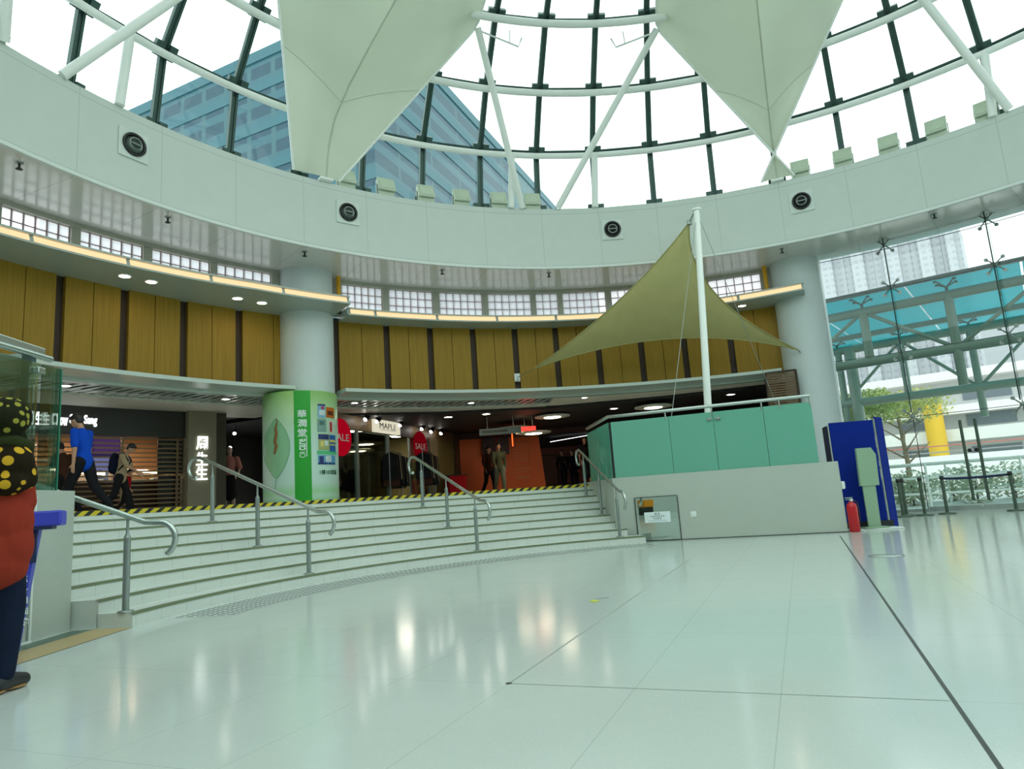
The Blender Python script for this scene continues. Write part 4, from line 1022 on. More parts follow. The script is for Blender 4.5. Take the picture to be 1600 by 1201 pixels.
    for sg in (-1, 1): tp.append(('e', V('pel') + Vector((.05 * sg * s, 0, 0)), (.11 * s, .115 * s, .13 * s)))
    for sd in 'lr':
        e, w = V(sd + 'elb'), V(sd + 'wri'); sh_ = V(sd + 'sh')
        if sleeves == 'short': tp.append(('t', [sh_, sh_.lerp(e, .8)], [.066 * s, .062 * s]))
        else: tp.append(('t', [sh_, e, w - (w - e) * .08], [.066 * s, .058 * s, .045 * s]))
    put('top', remeshed(tp, .016, 4), top if not isinstance(top, str) else M_CLOTH[top])
    if skirt:
        sk_ = [('t', [V('pel') + Vector((0, 0, .05)), (V('lhip') + V('rhip')) / 2, (V('lknee') + V('rknee')) / 2], [.125 * s, .15 * s, .19 * s])]
        put('skirt', remeshed(sk_, .018, 4), legs if not isinstance(legs, str) else M_CLOTH[legs])
    else:
        lp = [('t', [V('waist'), V('pel')], [.105 * s, .12 * s])]
        for sd in 'lr': lp.append(('t', [V(sd + 'hip'), V(sd + 'knee'), V(sd + 'ank') + Vector((0, 0, .02 * s))], [.105 * s, .078 * s, .058 * s]))
        put('trousers', remeshed(lp, .016, 4), legs if not isinstance(legs, str) else M_CLOTH[legs])
    for sd in 'lr':
        a, b = V(sd + 'ank'), V(sd + 'toe')
        put('shoe', remeshed([('t', [a + Vector((0, -.035, -.03)) * s, a + Vector((0, .03, -.025)) * s, b + Vector((0, 0, -.002)) * s], [.04 * s, .044 * s, .034 * s])], .012, 3), shoes or M_CLOTH['black'])
    return t, V, s
def backpack(t, V, s, m, big=1.0):
    c = V('chest') + Vector((0, -.20, -.05)) * s
    put = lambda name, mb, mm: build(name, mb, mm, t, local=True)
    bp_ = remeshed([('e', c, (.16 * s * big, .10 * s * big, .23 * s * big)), ('e', c + Vector((0, -.04, -.10)) * s, (.13 * s * big, .08 * s * big, .13 * s * big))], .018, 3)
    mb = MB(); mb.add([v.co for v in bp_.vertices], [list(p.vertices) for p in bp_.polygons]); mb.s = [True] * len(mb.f)
    o = build('backpack', mb, m, t, local=True)
    sb_ = MB()
    for sg in (-1, 1): sb_.tube([c + Vector((.09 * sg, .08, .2)) * s, V('neck0') + Vector((.12 * sg, .0, .03)) * s, V('chest') + Vector((.12 * sg, .135, 0)) * s, c + Vector((.11 * sg, .12, -.18)) * s], .018 * s, 6)
    build('strap', sb_, m, o, local=True)

M_BLUET = mat('tshirt_blue', rgb(20, 75, 190), .8, spec=.1, var=.1)
person('man in a bright blue T-shirt and black trousers walking past the jewellery shop', (-7.47, 11.75, ZU), 178, 1.79, dict(lh=24, lk=8, rh=-18, rk=22, la=-8, le=12, ra=6, re=10, head=16, lean=6), M_BLUET, 'black', vox=.013)
tt, V_, s_ = person('person in a pale top carrying a dark backpack by the shutter', (-8.27, 14.25, ZU), 12, 1.50, dict(head=28, lean=9, la=18, le=30, ra=26, re=35), 'beige', 'black', vox=.016)
backpack(tt, V_, s_, M_CLOTH['navy'], 1.15)
person('small child in a red top walking beside the backpack carrier', (-8.42, 14.75, ZU), 8, .98, dict(head=10), 'red', 'black', vox=.014)
tt, V_, s_ = person('person in dark clothes mostly hidden behind the man in blue', (-9.3, 14.0, ZU), 170, 1.58, dict(head=20, lean=5, la=20, le=60), 'brown', 'black', vox=.018)
tt, V_, s_ = person('person in a dark red and black jacket walking beside the orange hoarding', (-1.02, 24.4, ZU), 300, 1.70, dict(la=-5, ra=5), 'brown', 'black', vox=.018, sleeves='long')
backpack(tt, V_, s_, M_CLOTH['black'], 1.1)
person('person in a grey-green jacket and pale trousers walking beside the orange hoarding', (-.64, 23.8, ZU), 285, 1.74, dict(la=-10, ra=12, re=40), 'olive', 'grey', vox=.018, sleeves='long')
person('person in black with folded arms in the dark corridor, left of the pair', (1.86, 28.2, ZU), 250, 1.66, dict(la=20, le=80, ra=20, re=80), 'black', 'black', vox=.02, sleeves='long')
person('person in dark navy standing in the dark corridor, right of the pair', (2.30, 28.5, ZU), 262, 1.66, {}, 'navy', 'black', vox=.02, sleeves='long', longhair=True)
person('person in a black dress at the top of the stairs beside the platform glass', (2.36, 23.6, ZU), 265, 1.72, dict(lh=4, lk=4, rh=-4, rk=4), 'black', 'black', vox=.018, longhair=True, skirt=True)

# ---- foreground woman (only her right half is inside the frame)
def _dots(name, base, dot, sc, th):
    m = mat(name, base, .85, spec=.1, var=0); t = NT(m); b = t.n['Principled BSDF']
    tc = t.new('ShaderNodeTexCoord'); vo = t.new('ShaderNodeTexVoronoi'); vo.inputs['Scale'].default_value = sc; vo.inputs['Randomness'].default_value = .35
    t.l.new(tc.outputs['Object'], vo.inputs['Vector'])
    t.l.new(t.mix(t.math('LESS_THAN', vo.outputs['Distance'], th), base, dot), b.inputs['Base Color']); return m
M_DOTS_S = _dots('scarf_small_dots', rgb(30, 32, 16), rgb(150, 145, 60), 19, .36)
M_DOTS = _dots('scarf_big_dots', rgb(34, 26, 14), rgb(205, 160, 45), 13.5, .40)
M_TUNIC = mat('tunic_red', rgb(142, 50, 36), .85, spec=.1, var=.08); M_JEANS = mat('jeans_dark', rgb(24, 32, 52), .85, spec=.1, var=.25)
WL = Vector((-3.21, 4.22, 0))
wt = thing('person', 'woman in dotted headscarf, red tunic and dark jeans at the left edge', 'person', WL, 0)
def wput(name, parts, m, vox=.012, sm=5, par=None):
    me = remeshed([(p[0], [WL + Vector(q) for q in p[1]], p[2]) if p[0] == 't' else ('e', WL + Vector(p[1]), *p[2:]) for p in parts], vox, sm)
    mb = MB(); mb.add([v.co for v in me.vertices], [list(p.vertices) for p in me.polygons]); mb.s = [True] * len(mb.f)
    return build(name, mb, m, par or wt)
Rz = lambda a: Matrix.Rotation(rad(a), 3, 'Z')
wput('body', [('t', [(0, 0, .92), (0, 0, 1.10), (0, 0, 1.30), (.0, .0, 1.44)], [.11, .10, .12, .06]), ('t', [(0, 0, 1.44), (0, .02, 1.54), (0, .04, 1.60)], [.05, .05, .06]), ('e', (0, .05, 1.62), (.078, .092, .112)), ('e', (0, .09, 1.56), (.045, .05, .04)), ('e', (0, .145, 1.60), (.012, .02, .02)),
              ('t', [(.13, 0, 1.36), (.15, .06, 1.10), (-.02, .23, 1.06)], [.045, .04, .028]), ('t', [(-.17, 0, 1.38), (-.24, .05, 1.12), (-.10, .23, 1.06)], [.045, .04, .028]),
              ('e', (-0.06, .27, 1.07), (.04, .05, .02)), ('t', [(-0.07, .30, 1.07), (-0.1, .35, 1.08), (-0.12, .37, 1.06)], [.010, .0095, .009]), ('t', [(-0.09, .30, 1.075), (-0.13, .34, 1.085), (-0.15, .36, 1.07)], [.010, .0095, .009]), ('t', [(-0.05, .31, 1.065), (-0.07, .36, 1.07), (-0.09, .38, 1.05)], [.010, .0095, .009]), ('t', [(-0.03, .30, 1.06), (-0.04, .34, 1.06), (-0.055, .355, 1.045)], [.009, .0088, .0085]), ('t', [(-0.09, .26, 1.09), (-0.13, .27, 1.11), (-0.15, .29, 1.11)], [.012, .011, .010]),
              ('e', (-.06, .27, 1.07), (.04, .05, .02)),
              ('t', [(.085, 0, .90), (.10, .03, .48), (.105, -.02, .09)], [.085, .056, .038]), ('t', [(-.095, 0, .90), (-.10, .02, .48), (-.10, .0, .09)], [.085, .056, .038]), ('t', [(.105, -.02, .07), (.12, .13, .035)], [.036, .03]), ('t', [(-.10, 0, .07), (-.11, .14, .035)], [.036, .03])], mat('woman_skin', rgb(175, 125, 95), .5), .010)
wput('headscarf', [('e', (.02, .01, 1.635), (.142, .140, .130)), ('e', (.03, -.03, 1.60), (.145, .125, .115)), ('t', [(.02, -.01, 1.52), (.02, 0, 1.46)], [.12, .13])], M_DOTS_S, .012, 4)
wput('scarf_drape', [('e', (0, 0, 1.415), (.165, .135, .095)), ('e', (.06, -.03, 1.34), (.150, .135, .13)), ('e', (-.06, -.03, 1.34), (.18, .135, .13)), ('t', [(.12, 0, 1.36), (.14, .02, 1.24)], [.085, .08]), ('t', [(-.13, 0, 1.36), (-.2, .02, 1.25)], [.09, .075]), ('e', (.06, -.05, 1.22), (.155, .12, .09))], M_DOTS, .012, 5)
wput('scarf_fold', [('t', [(-.12, .07, 1.47), (.02, .125, 1.44), (.13, .06, 1.45), (.13, -.05, 1.47), (0, -.13, 1.47)], [.035, .04, .042, .042, .04])], mat('scarf_fold_green', rgb(48, 54, 28), .85, spec=.1, var=.3, scale=12), .012, 4)
wput('tunic', [('t', [(0, 0, 1.34), (0, 0, 1.10), (.01, 0, .92), (.03, -.01, .80), (.05, -.015, .72)], [.135, .14, .160, .165, .150]), ('e', (.04, 0, .98), (.175, .15, .2)), ('t', [(.12, 0, 1.34), (.135, .05, 1.10), (.0, .20, 1.06)], [.07, .068, .055]), ('t', [(-.17, 0, 1.37), (-.245, .05, 1.12), (-.12, .21, 1.06)], [.075, .075, .055]), ('e', (.13, 0, .84), (.09, .11, .16)), ('e', (.13, -.01, .72), (.07, .09, .11))], M_TUNIC, .012, 6)
wput('jeans', [('t', [(0, 0, 1.0), (0, 0, .90)], [.12, .13]), ('t', [(.075, 0, .90), (.10, .03, .48), (.105, -.02, .11)], [.098, .078, .066]), ('t', [(-.095, 0, .90), (-.10, .02, .48), (-.10, .0, .11)], [.115, .085, .07])], M_JEANS, .012, 5)
for x, y, sgn in ((.105, -.02, 1), (-.10, 0, -1)):
    so = wput('shoe', [('t', [(x, y - .05, .055), (x + .005, y + .04, .06), (x + .02, y + .15, .042)], [.05, .052, .04])], mat('shoe_black_%d' % (sgn + 2), (.012, .012, .014, 1), .4), .010, 3)
    wput('sole', [('t', [(x, y - .06, .014), (x + .005, y + .05, .014), (x + .02, y + .17, .014)], [.013, .013, .012]), ('e', (x, y - .04, .014), (.05, .055, .012)), ('e', (x + .012, y + .10, .014), (.048, .09, .012))], mat('sole_tan_%d' % (sgn + 2), rgb(160, 120, 70), .6), .009, 2, so)

# ================================================================== POWER BANK RENTAL STAND
t = thing('rental_stand', 'blue battery rental stand with white lettering behind the woman at the left', 'rental stand', (-3.95, 5.42, 0))
kn = Vector((.42, -.90, 0)).normalized(); kx = Vector((kn.y * -1, kn.x, 0)); kx = Vector((-kn.y, kn.x, 0))
M_KBLUE = mat('stand_blue', rgb(58, 66, 190), .45, var=.05); M_KDARK = mat('stand_side_navy', rgb(26, 38, 80), .5)
kc = Vector((-4.00, 5.44, 0))
def kp(u, d, z): return kc + kx * u + kn * d + Vector((0, 0, z))
b = MB()
vs = [kp(-.10, -.08, .02), kp(.07, -.08, .02), kp(.07, .05, .02), kp(-.10, .05, .02), kp(-.18, -.08, .96), kp(.185, -.08, .96), kp(.185, .05, .96), kp(-.18, .05, .96)]
b.add(vs, [(0, 1, 2, 3)[::-1], (4, 5, 6, 7), (0, 1, 5, 4), (1, 2, 6, 5), (2, 3, 7, 6), (3, 0, 4, 7)])
build('body', b, M_KBLUE, t)
build('head', MB().bbox(kp(.12, 0, 1.015), (.44, .26, .12), atan2(kx.y, kx.x), .015), M_KBLUE, t)
build('slot_panel', MB().bbox(kp(.10, .02, .945), (.36, .2, .03), atan2(kx.y, kx.x), .006), M_KDARK, t)
build('side_screen', MB().bbox(kp(.125, .058, .80), (.10, .014, .24), atan2(kx.y, kx.x), .004), M_KDARK, t)
Mk = face_to(kp(.045, .056, .42), kn, rad(-86)); build('lettering', text_shape('Mobile Battery Rental', .075, Mk, .001, .0012, fit=(.50, .045)), M_WTXT, t)
Mk = face_to(kp(.105, .056, .44), kn, rad(-86)); build('lettering', text_shape('電 話 充 電 租 借', .06, Mk, .001, .001, fit=(.46, .055)), M_WTXT, t)

# ================================================================== CLOTHES SHOP FRONT AND CORRIDOR
S0, SD = Vector((-4.95, 17.2, 0)), Vector((2.73, 8.3, 0))
sdn = SD.normalized(); snn = Vector((sdn.y, -sdn.x, 0))                # towards the corridor
def sp(t_, z, off=0.0): q = S0 + SD * t_; return Vector((q.x, q.y, z)) + snn * off
CZ = 3.5
struct('wall_storefront_header', MB().slab(sp(0, 0)[:2], sp(.97, 0)[:2], 3.12, CZ, .12), mat('header_wood', rgb(120, 96, 62), .45), label='header over the clothes shop front')
hd = thing('shop_sign', 'lit cream box sign with thin black lettering above the clothes shop window', 'sign', sp(.37, 3.3))
build('light_box', MB().slab(sp(.285, 0, .10)[:2], sp(.46, 0, .10)[:2], 3.13, 3.50, .12), glow('sign_cream', (.95, .90, .68, 1), .75), hd)
Mh = Matrix((sdn, Vector((0, 0, 1)), snn)).transposed().to_4x4(); Mh.translation = sp(.372, 3.33, .165)
build('lettering', text_shape('MAPLE', .2, Mh, .004, 0, fit=(.98, .17)), M_INK, hd)
build('underline', MB().slab(sp(.32, 0, .166)[:2], sp(.425, 0, .166)[:2], 3.205, 3.215, .004), M_INK, hd)
hp_ = struct('wall_storefront_panel', MB().slab(sp(.47, 0, .08)[:2], sp(.545, 0, .08)[:2], 3.10, 3.48, .06), mat('panel_umber', rgb(84, 62, 40), .4), label='brown panel beside the cream sign')
wsf = thing('window_%d' % wn, 'clothes shop window with dark frames', 'window', sp(.3, ZU)); wsf['kind'] = 'structure'
M_SHOPGLASS = glass('shop_glass', (.80, .86, .82, 1), .05)
for a, b in ((0, .20), (.205, .40), (.56, .72)): build('pane', MB().slab(sp(a, 0)[:2], sp(b, 0)[:2], ZU, 3.12, .015), M_SHOPGLASS, wsf)
for a in (.20, .40, .56, .72): build('frame_post', MB().slab(sp(a - .006, 0)[:2], sp(a + .006, 0)[:2], ZU, 3.12, .06), M_STEELG, wsf)
struct('wall_shop_end', MB().slab(sp(.75, 0)[:2], sp(.97, 0)[:2], ZU, 3.12, .1), mat('wall_ochre', rgb(128, 118, 70), .6), label='ochre lit wall panel at the end of the clothes shop')
struct('wall_shop_pilaster', MB().slab(sp(.95, 0, .05)[:2], sp(.995, 0, .05)[:2], ZU, CZ, .16), mat('pilaster_bronze', rgb(80, 70, 50), .4), label='bronze pilaster at the corridor corner')
struct('wall_shop_inner', MB().slab(sp(.32, 0, -3.2)[:2], sp(1.0, 0, -3.2)[:2], ZU, CZ, .1), mat('shop_inner_wall', rgb(92, 84, 52), .7, var=.2), label='back wall of the clothes shop')
struct('wall_shop_rear', MB().slab(sp(.955, 0, -3.1)[:2], sp(.955, 0, -.1)[:2], ZU, CZ, .1), mat('shop_rear_wall', rgb(120, 110, 66), .7), label='rear wall of the clothes shop')
for tt_, lab in ((.095, 'big round red SALE poster half hidden by the advert column'), (.63, 'round red SALE poster on the far shop window pane')):
    w = thing('sale_poster', lab, 'poster', sp(tt_, 2.3), 0, 'red sale posters')
    Mp = Matrix((sdn, Vector((0, 0, 1)), snn)).transposed().to_4x4(); Mp.translation = sp(tt_, 2.86, .09)
    dm = MB(); dm.add([Mp @ Vector((.50 * cos(2 * pi * i / 40), .50 * sin(2 * pi * i / 40), zz)) for zz in (0, .006) for i in range(40)], [tuple(range(40))[::-1], tuple(range(40, 80))] + [(i, (i + 1) % 40, 40 + (i + 1) % 40, 40 + i) for i in range(40)])
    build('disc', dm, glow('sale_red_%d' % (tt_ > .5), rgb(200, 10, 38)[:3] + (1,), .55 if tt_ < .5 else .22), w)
    M2 = Mp.copy(); M2.translation = Mp.translation + snn * .008
    build('lettering', text_shape('SALE', .24, M2, .002, .002, fit=(.74, .19)), M_WTXT, w)
def mannequin(x, y, face, top, legs, label):
    h = 1.62; rz = rad(face - 90)
    t = thing('mannequin', label, 'mannequin', (x, y, ZU), rz)
    def put(name, parts, m, vox=.02):
        me = remeshed(parts, vox, 4); mb = MB(); mb.add([v.co for v in me.vertices], [list(p.vertices) for p in me.polygons]); mb.s = [True] * len(mb.f); return build(name, mb, m, t, local=True)
    Z = lambda x, y, z: Vector((x, y, z))
    put('body', [('t', [Z(0, 0, .95), Z(0, 0, 1.1), Z(0, 0, 1.32), Z(0, 0, 1.44), Z(0, .01, 1.52)], [.12, .10, .13, .06, .045]), ('e', Z(0, .02, 1.60), (.07, .085, .105)), ('t', [Z(.18, 0, 1.38), Z(.25, -.03, 1.12), Z(.22, .08, .9)], [.045, .036, .03]), ('t', [Z(-.18, 0, 1.38), Z(-.25, -.03, 1.12), Z(-.22, .08, .9)], [.045, .036, .03]),
                 ('t', [Z(.09, 0, .9), Z(.1, .02, .5), Z(.1, 0, .06)], [.08, .055, .04]), ('t', [Z(-.09, 0, .9), Z(-.1, .02, .5), Z(-.1, 0, .06)], [.08, .055, .04])], M_MANQ)
    put('top', [('t', [Z(0, 0, .92), Z(0, 0, 1.1), Z(0, 0, 1.30), Z(0, 0, 1.40)], [.15, .135, .155, .08]), ('t', [Z(.18, 0, 1.37), Z(.25, -.03, 1.14)], [.075, .07]), ('t', [Z(-.18, 0, 1.37), Z(-.25, -.03, 1.14)], [.075, .07])], M_CLOTH[top])
    put('skirt', [('t', [Z(0, 0, .98), Z(0, 0, .75), Z(0, 0, .45)], [.14, .18, .20])], M_CLOTH[legs])
    build('stand_base', MB().cyl((0, 0, 0), (0, 0, .02), .2, 20), M_STEELG, t, local=True)
c = sp(.125, 0, -.40); mannequin(c.x, c.y, -60, 'sage', 'black', 'mannequin in a grey-green top behind the shop window, right of the advert column')
c = sp(.27, 0, -.55); mannequin(c.x, c.y, -60, 'beige', 'black', 'mannequin in a pale top under the cream box sign')
c = P(16.3, 130.7, 0); mannequin(c.x, c.y, -75, 'pink', 'black', 'mannequin in a pale pink top in the dark clothes shop left of the advert column')
def rack(x, y, rz, n, cols, label):
    t = thing('clothes_rack', label, 'clothes rack', (x, y, ZU), rz)
    f = MB()
    for s in (-.75, .75): f.cyl((s, 0, 0), (s, 0, 1.45), .014, 8); f.box((s, 0, .02), (.03, .5, .03))
    f.cyl((-.75, 0, 1.45), (.75, 0, 1.45), .014, 8); build('frame', f, M_STEELG, t, local=True)
    for i in range(n):
        xx = -.68 + 1.36 * i / (n - 1); g = MB(); c_ = cols[i % len(cols)]; L = .7 + .25 * ((i * 7) % 4) / 4
        g.add([(xx - .03, -.20, 1.30), (xx + .03, -.20, 1.30), (xx + .035, -.24, 1.30 - L), (xx - .035, -.24, 1.30 - L), (xx - .03, .20, 1.30), (xx + .03, .20, 1.30), (xx + .035, .24, 1.30 - L), (xx - .035, .24, 1.30 - L), (xx, 0, 1.40)],
              [(0, 1, 2, 3), (5, 4, 7, 6), (3, 2, 6, 7), (1, 5, 6, 2), (4, 0, 3, 7), (0, 8, 1), (1, 8, 5), (5, 8, 4), (4, 8, 0)])
        gm = build('garment', g, M_CLOTH[c_], t, local=True)
for tq, off, lab in ((.42, .15, 'clothes rack of dark garments at the shop entrance'), (.53, .75, 'clothes rack of mixed garments in front of the shop entrance'), (.60, -.8, 'clothes rack of black garments behind the shop entrance'), (.36, -1.6, 'clothes rack deep inside the shop')):
    c = sp(tq, 0, off); rack(c.x, c.y, atan2(sdn.y, sdn.x) + .25, 14, ['black', 'brown', 'black', 'navy', 'beige', 'black', 'olive'], lab)
c = sp(.80, 0, .62); t = thing('display_cube', 'red display cube at the end of the shop front', 'display cube', (c.x, c.y, ZU))
build('cube', MB().bbox((c.x, c.y, ZU + .36), (.62, .62, .72), .4, .02), M_CLOTH['red'], t); build('lid', MB().bbox((c.x, c.y, ZU + .735), (.66, .66, .03), .4, .01), M_BLACK, t)
c = sp(.71, 0, .25); t = thing('price_stand', 'tall cream price board on a pole beside the round poster', 'price board', (c.x, c.y, ZU))
build('board', MB().bbox((c.x, c.y, 2.75), (.42, .03, .85), 1.0, .012), M_CLOTH['beige'], t); build('pole', MB().cyl((c.x, c.y, ZU), (c.x, c.y, 2.35), .02, 8), M_STEELG, t); build('foot', MB().cyl((c.x, c.y, ZU), (c.x, c.y, ZU + .02), .2, 16), M_BLACK, t)
for i, tq in enumerate((.20, .27, .43, .60, .68, .77)):
    c = sp(tq, 3.40 if i < 4 else 3.36, .30); spotlamp(c.x, c.y, c.z, ['first', 'second', 'third', 'fourth', 'fifth', 'sixth'][i] + ' spotlight along the clothes shop header, counted from the left', 'spotlights along the shop header', (-.6, -.5, -.7), r=.06)
for i, (tq, off) in enumerate(((.25, -1.4), (.5, -1.6), (.8, -1.5))):
    c = sp(tq, CZ - .03, off); t = thing('ceiling_light', 'square ceiling light inside the clothes shop', 'ceiling light', c, 0, 'clothes shop ceiling lights')
    build('frame', MB().box(c, (.56, .56, .03)), M_WHITE, t); build('diffuser', MB().box(c - Vector((0, 0, .02)), (.48, .48, .02)), M_LAMPW, t)
# corridor shell
cor = [P(15.0, 128, 0)[:2], P(14.6, 122, 0)[:2], P(14.35, 110, 0)[:2], P(14.1, 98, 0)[:2], P(13.6, 84, 0)[:2], P(13.3, 70, 0)[:2], (7.4, 18.3), (14.9, 38), (-9, 38), (-9, 19)]
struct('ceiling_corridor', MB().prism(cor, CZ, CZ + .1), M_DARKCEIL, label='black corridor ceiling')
M_MAROON = mat('corridor_maroon', rgb(128, 62, 46), .5, var=.25, scale=1.2)
struct('wall_corridor_end', MB().slab((-9, 36), (14.2, 36), ZU, CZ, .1), M_MAROON, label='dark maroon far wall of the corridor')
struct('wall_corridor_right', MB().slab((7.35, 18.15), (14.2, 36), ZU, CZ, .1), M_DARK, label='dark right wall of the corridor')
hb = thing('hoarding', 'orange shop hoarding with outlined device logo across the corridor', 'hoarding', (-.6, 26, ZU))
M_ORANGE = mat('hoarding_orange', rgb(222, 96, 24), .5, var=.06, scale=1.5)
build('main_panel', MB().grid(lambda u, v: Vector((-2.15 + 3.02 * u + .16 * (1 - v) * (u > .97), 26 - .5 * (1 - u) ** 2 + .0, ZU + (3.28 - ZU) * v)), 24, 10).slab((-2.1, 26.3), (.85, 26.3), ZU, 3.28, .06), M_ORANGE, hb)
M_OUTL = mat('hoarding_outline', rgb(216, 124, 62), .5, var=0)
def hz(x, z): return Vector((x, 25.95, z))
rr_ = [hz(.14 + .33 * a, 2.62 + .42 * b_) for a, b_ in ((-.7, 1), (.7, 1), (.94, .88), (1, .65), (.95, -.75), (.7, -1), (-.7, -1), (-.94, -.88), (-1, -.65), (-.97, .75))]
o = MB().tube(rr_, .022, 6, closed=True)
build('device_outline', o, M_OUTL, hb)
o = MB()
for z_, w_ in ((2.90, .46), (2.80, .5), (2.66, .42), (2.56, .48), (2.46, .40), (2.36, .46)): o.box(hz(.14, z_), (w_, .01, .035))
build('device_lines', o, M_OUTL, hb)
build('text_line', MB().box(hz(.12, 2.06), (.72, .01, .05)).box(hz(.12, 1.96), (.60, .01, .04)), M_OUTL, hb)
build('text_line', MB().box(hz(.10, 1.74), (.3, .01, .10)).box(hz(.36, 1.74), (.12, .01, .10)), M_OUTL, hb)
build('poster', MB().box((-1.02, 25.55, 2.95), (.5, .02, .62)).box((-.48, 25.72, 2.95), (.42, .02, .62)), mat('hoarding_poster', rgb(60, 34, 40), .5, var=.4, scale=5), hb)
struct('wall_hoarding_header', MB().slab((-2.4, 25.9), (9, 25.9), 3.30, CZ, .3), mat('header_brown', rgb(70, 26, 14), .5), label='dark red bulkhead over the hoarding')
for i, x in enumerate((1.25, 2.0, 2.7)):
    t = thing('wall_poster', ['left', 'middle', 'right'][i] + ' dim brown poster on the corridor end wall', 'poster', (x * 1.32, 35.9, 2.2), 0, 'dim corridor posters')
    build('sheet', MB().box((x * 1.32, 35.92, 2.35), (.8, .03, 1.5)), mat('poster_brown_%d' % i, rgb(105 + 20 * i, 60, 42), .5, var=.4, scale=4), t); build('rim', MB().box((x * 1.32, 35.93, 2.35), (.88, .02, 1.58)), M_DARK, t)
t = thing('linear_light', 'thin white linear light high on the corridor end wall', 'linear light', (2.6, 30, 3.2)); build('tube', MB().tube([(1.5, 30, 3.33), (3.1, 29, 3.42)], .014, 6), M_SIGNW, t); build('hanger', MB().cyl((1.6, 29.95, 3.33), (1.6, 29.95, CZ), .006, 5).cyl((3.0, 29.1, 3.42), (3.0, 29.1, CZ), .006, 5), M_STEELG, t)
M_PEND = glow('pendant_glow', (1, .80, .55, 1), 14.0)
# hanging direction sign and neon
t = thing('direction_sign', 'grey hanging direction sign box on two rods in the corridor', 'sign', (-.45, 21, 3.04))
build('box', MB().bbox((-.46, 21, 3.04), (1.30, .12, .20), rad(-2), .02), M_GREY, t); build('rod', MB().cyl((-.85, 21, 3.1), (-.85, 21, CZ), .012, 6), M_STEELG, t); build('rod', MB().cyl((-.05, 21, 3.1), (-.05, 21, CZ), .012, 6), M_STEELG, t)
build('face_strip', MB().box((-.52, 20.935, 3.04), (1.0, .006, .08)), mat('dim_strip', rgb(100, 100, 88), .5), t)
t = thing('neon_sign', 'red glowing neon strip beside the hanging sign', 'neon sign', (.42, 21.4, 3.1)); M_NEON = glow('neon_red', (1, .03, .02, 1), 3.0)
build('strip', MB().bbox((.42, 21.4, 3.10), (.46, .05, .13), rad(-6), .02), M_NEON, t); build('bracket', MB().cyl((.3, 21.45, 3.1), (.3, 21.45, CZ), .01, 6).cyl((.55, 21.4, 3.1), (.55, 21.4, CZ), .01, 6), M_STEELG, t)
t = thing('neon_tube', 'slim red glowing tube hanging in front of the orange hoarding', 'neon tube', (-.12, 24, 2.9)); build('tube', MB().tube([(-.12, 24, 2.78), (-.12, 24, 3.22)], .022, 8), glow('neon_orange', (1, .12, .02, 1), 2.0), t); build('cord', MB().cyl((-.12, 24, 3.22), (-.12, 24, CZ), .005, 5), M_BLACK, t)
for x, y, z, rr, lab in ((1.20, 21.4, 3.42, .56, 'large round disc lamp hanging near the balustrade'), (-.05, 23.0, 3.30, .60, 'round disc lamp above the hanging sign'), (.62, 23.2, 3.12, .60, 'round disc lamp right of the red neon strip'), (4.15, 20.2, 3.36, .55, 'round disc lamp seen over the platform balustrade')):
    t = thing('pendant_lamp', lab, 'pendant lamp', (x, y, z), 0, 'round disc lamps in the corridor')
    build('disc', MB().lathe([(.2, z + .05), (rr, z + .03), (rr, z - .01), (rr * .62, z - .03), (.2, z + .0)], (x, y, 0), 32), M_CEILW, t)
    build('glow_ring', MB().lathe([(1e-4, z - .028), (rr * .46, z - .032), (rr * .46, z)], (x, y, 0), 28), M_PEND, t)
    build('rod', MB().cyl((x, y, z), (x, y, CZ + .02), .02, 8), M_BLACK, t)
for i, (x, y) in enumerate(((-1.97, 20.3), (-.83, 20.2), (2.16, 26.0), (3.1, 21.0), (6.3, 19.6), (3.6, 28.5))):
    c = Vector((x, y, CZ)); t = thing('downlight', ['downlight in the black corridor ceiling by the clothes shop', 'downlight in the black corridor ceiling nearest the stairs', 'downlight in the black corridor ceiling over the dark group', 'downlight in the black corridor ceiling beside the disc lamp', 'downlight over the platform at the right', 'far downlight at the corridor end'][i], 'downlight', c, 0, 'downlights in the black ceiling')
    build('trim_ring', MB().lathe([(.15, 0), (.15, -.012), (.11, -.012), (.11, 0)], c, 20), M_WHITE, t); build('lamp', MB().lathe([(1e-5, -.007), (.115, -.007)], c, 20), M_LAMPW, t)
t = thing('slatted_screen', 'brown timber slatted screen in front of the right column', 'screen', P(11.62, 70.6, 1.19))
b = MB(); z = 1.25
while z < 3.62: b.arc([(11.68, z), (11.68, z + .045), (11.705, z + .045), (11.705, z)], 68.9, 72.4, 3); z += .062
build('slats', b, mat('screen_brown', rgb(104, 78, 46), .5, var=.15), t)
build('frame', MB().beam(P(11.7, 68.9, 1.19), P(11.7, 68.9, 3.66), .05, .05).beam(P(11.7, 72.4, 1.19), P(11.7, 72.4, 3.66), .05, .05).beam(P(11.7, 68.9, 3.65), P(11.7, 72.4, 3.65), .05, .04), M_WOODDARK, t)

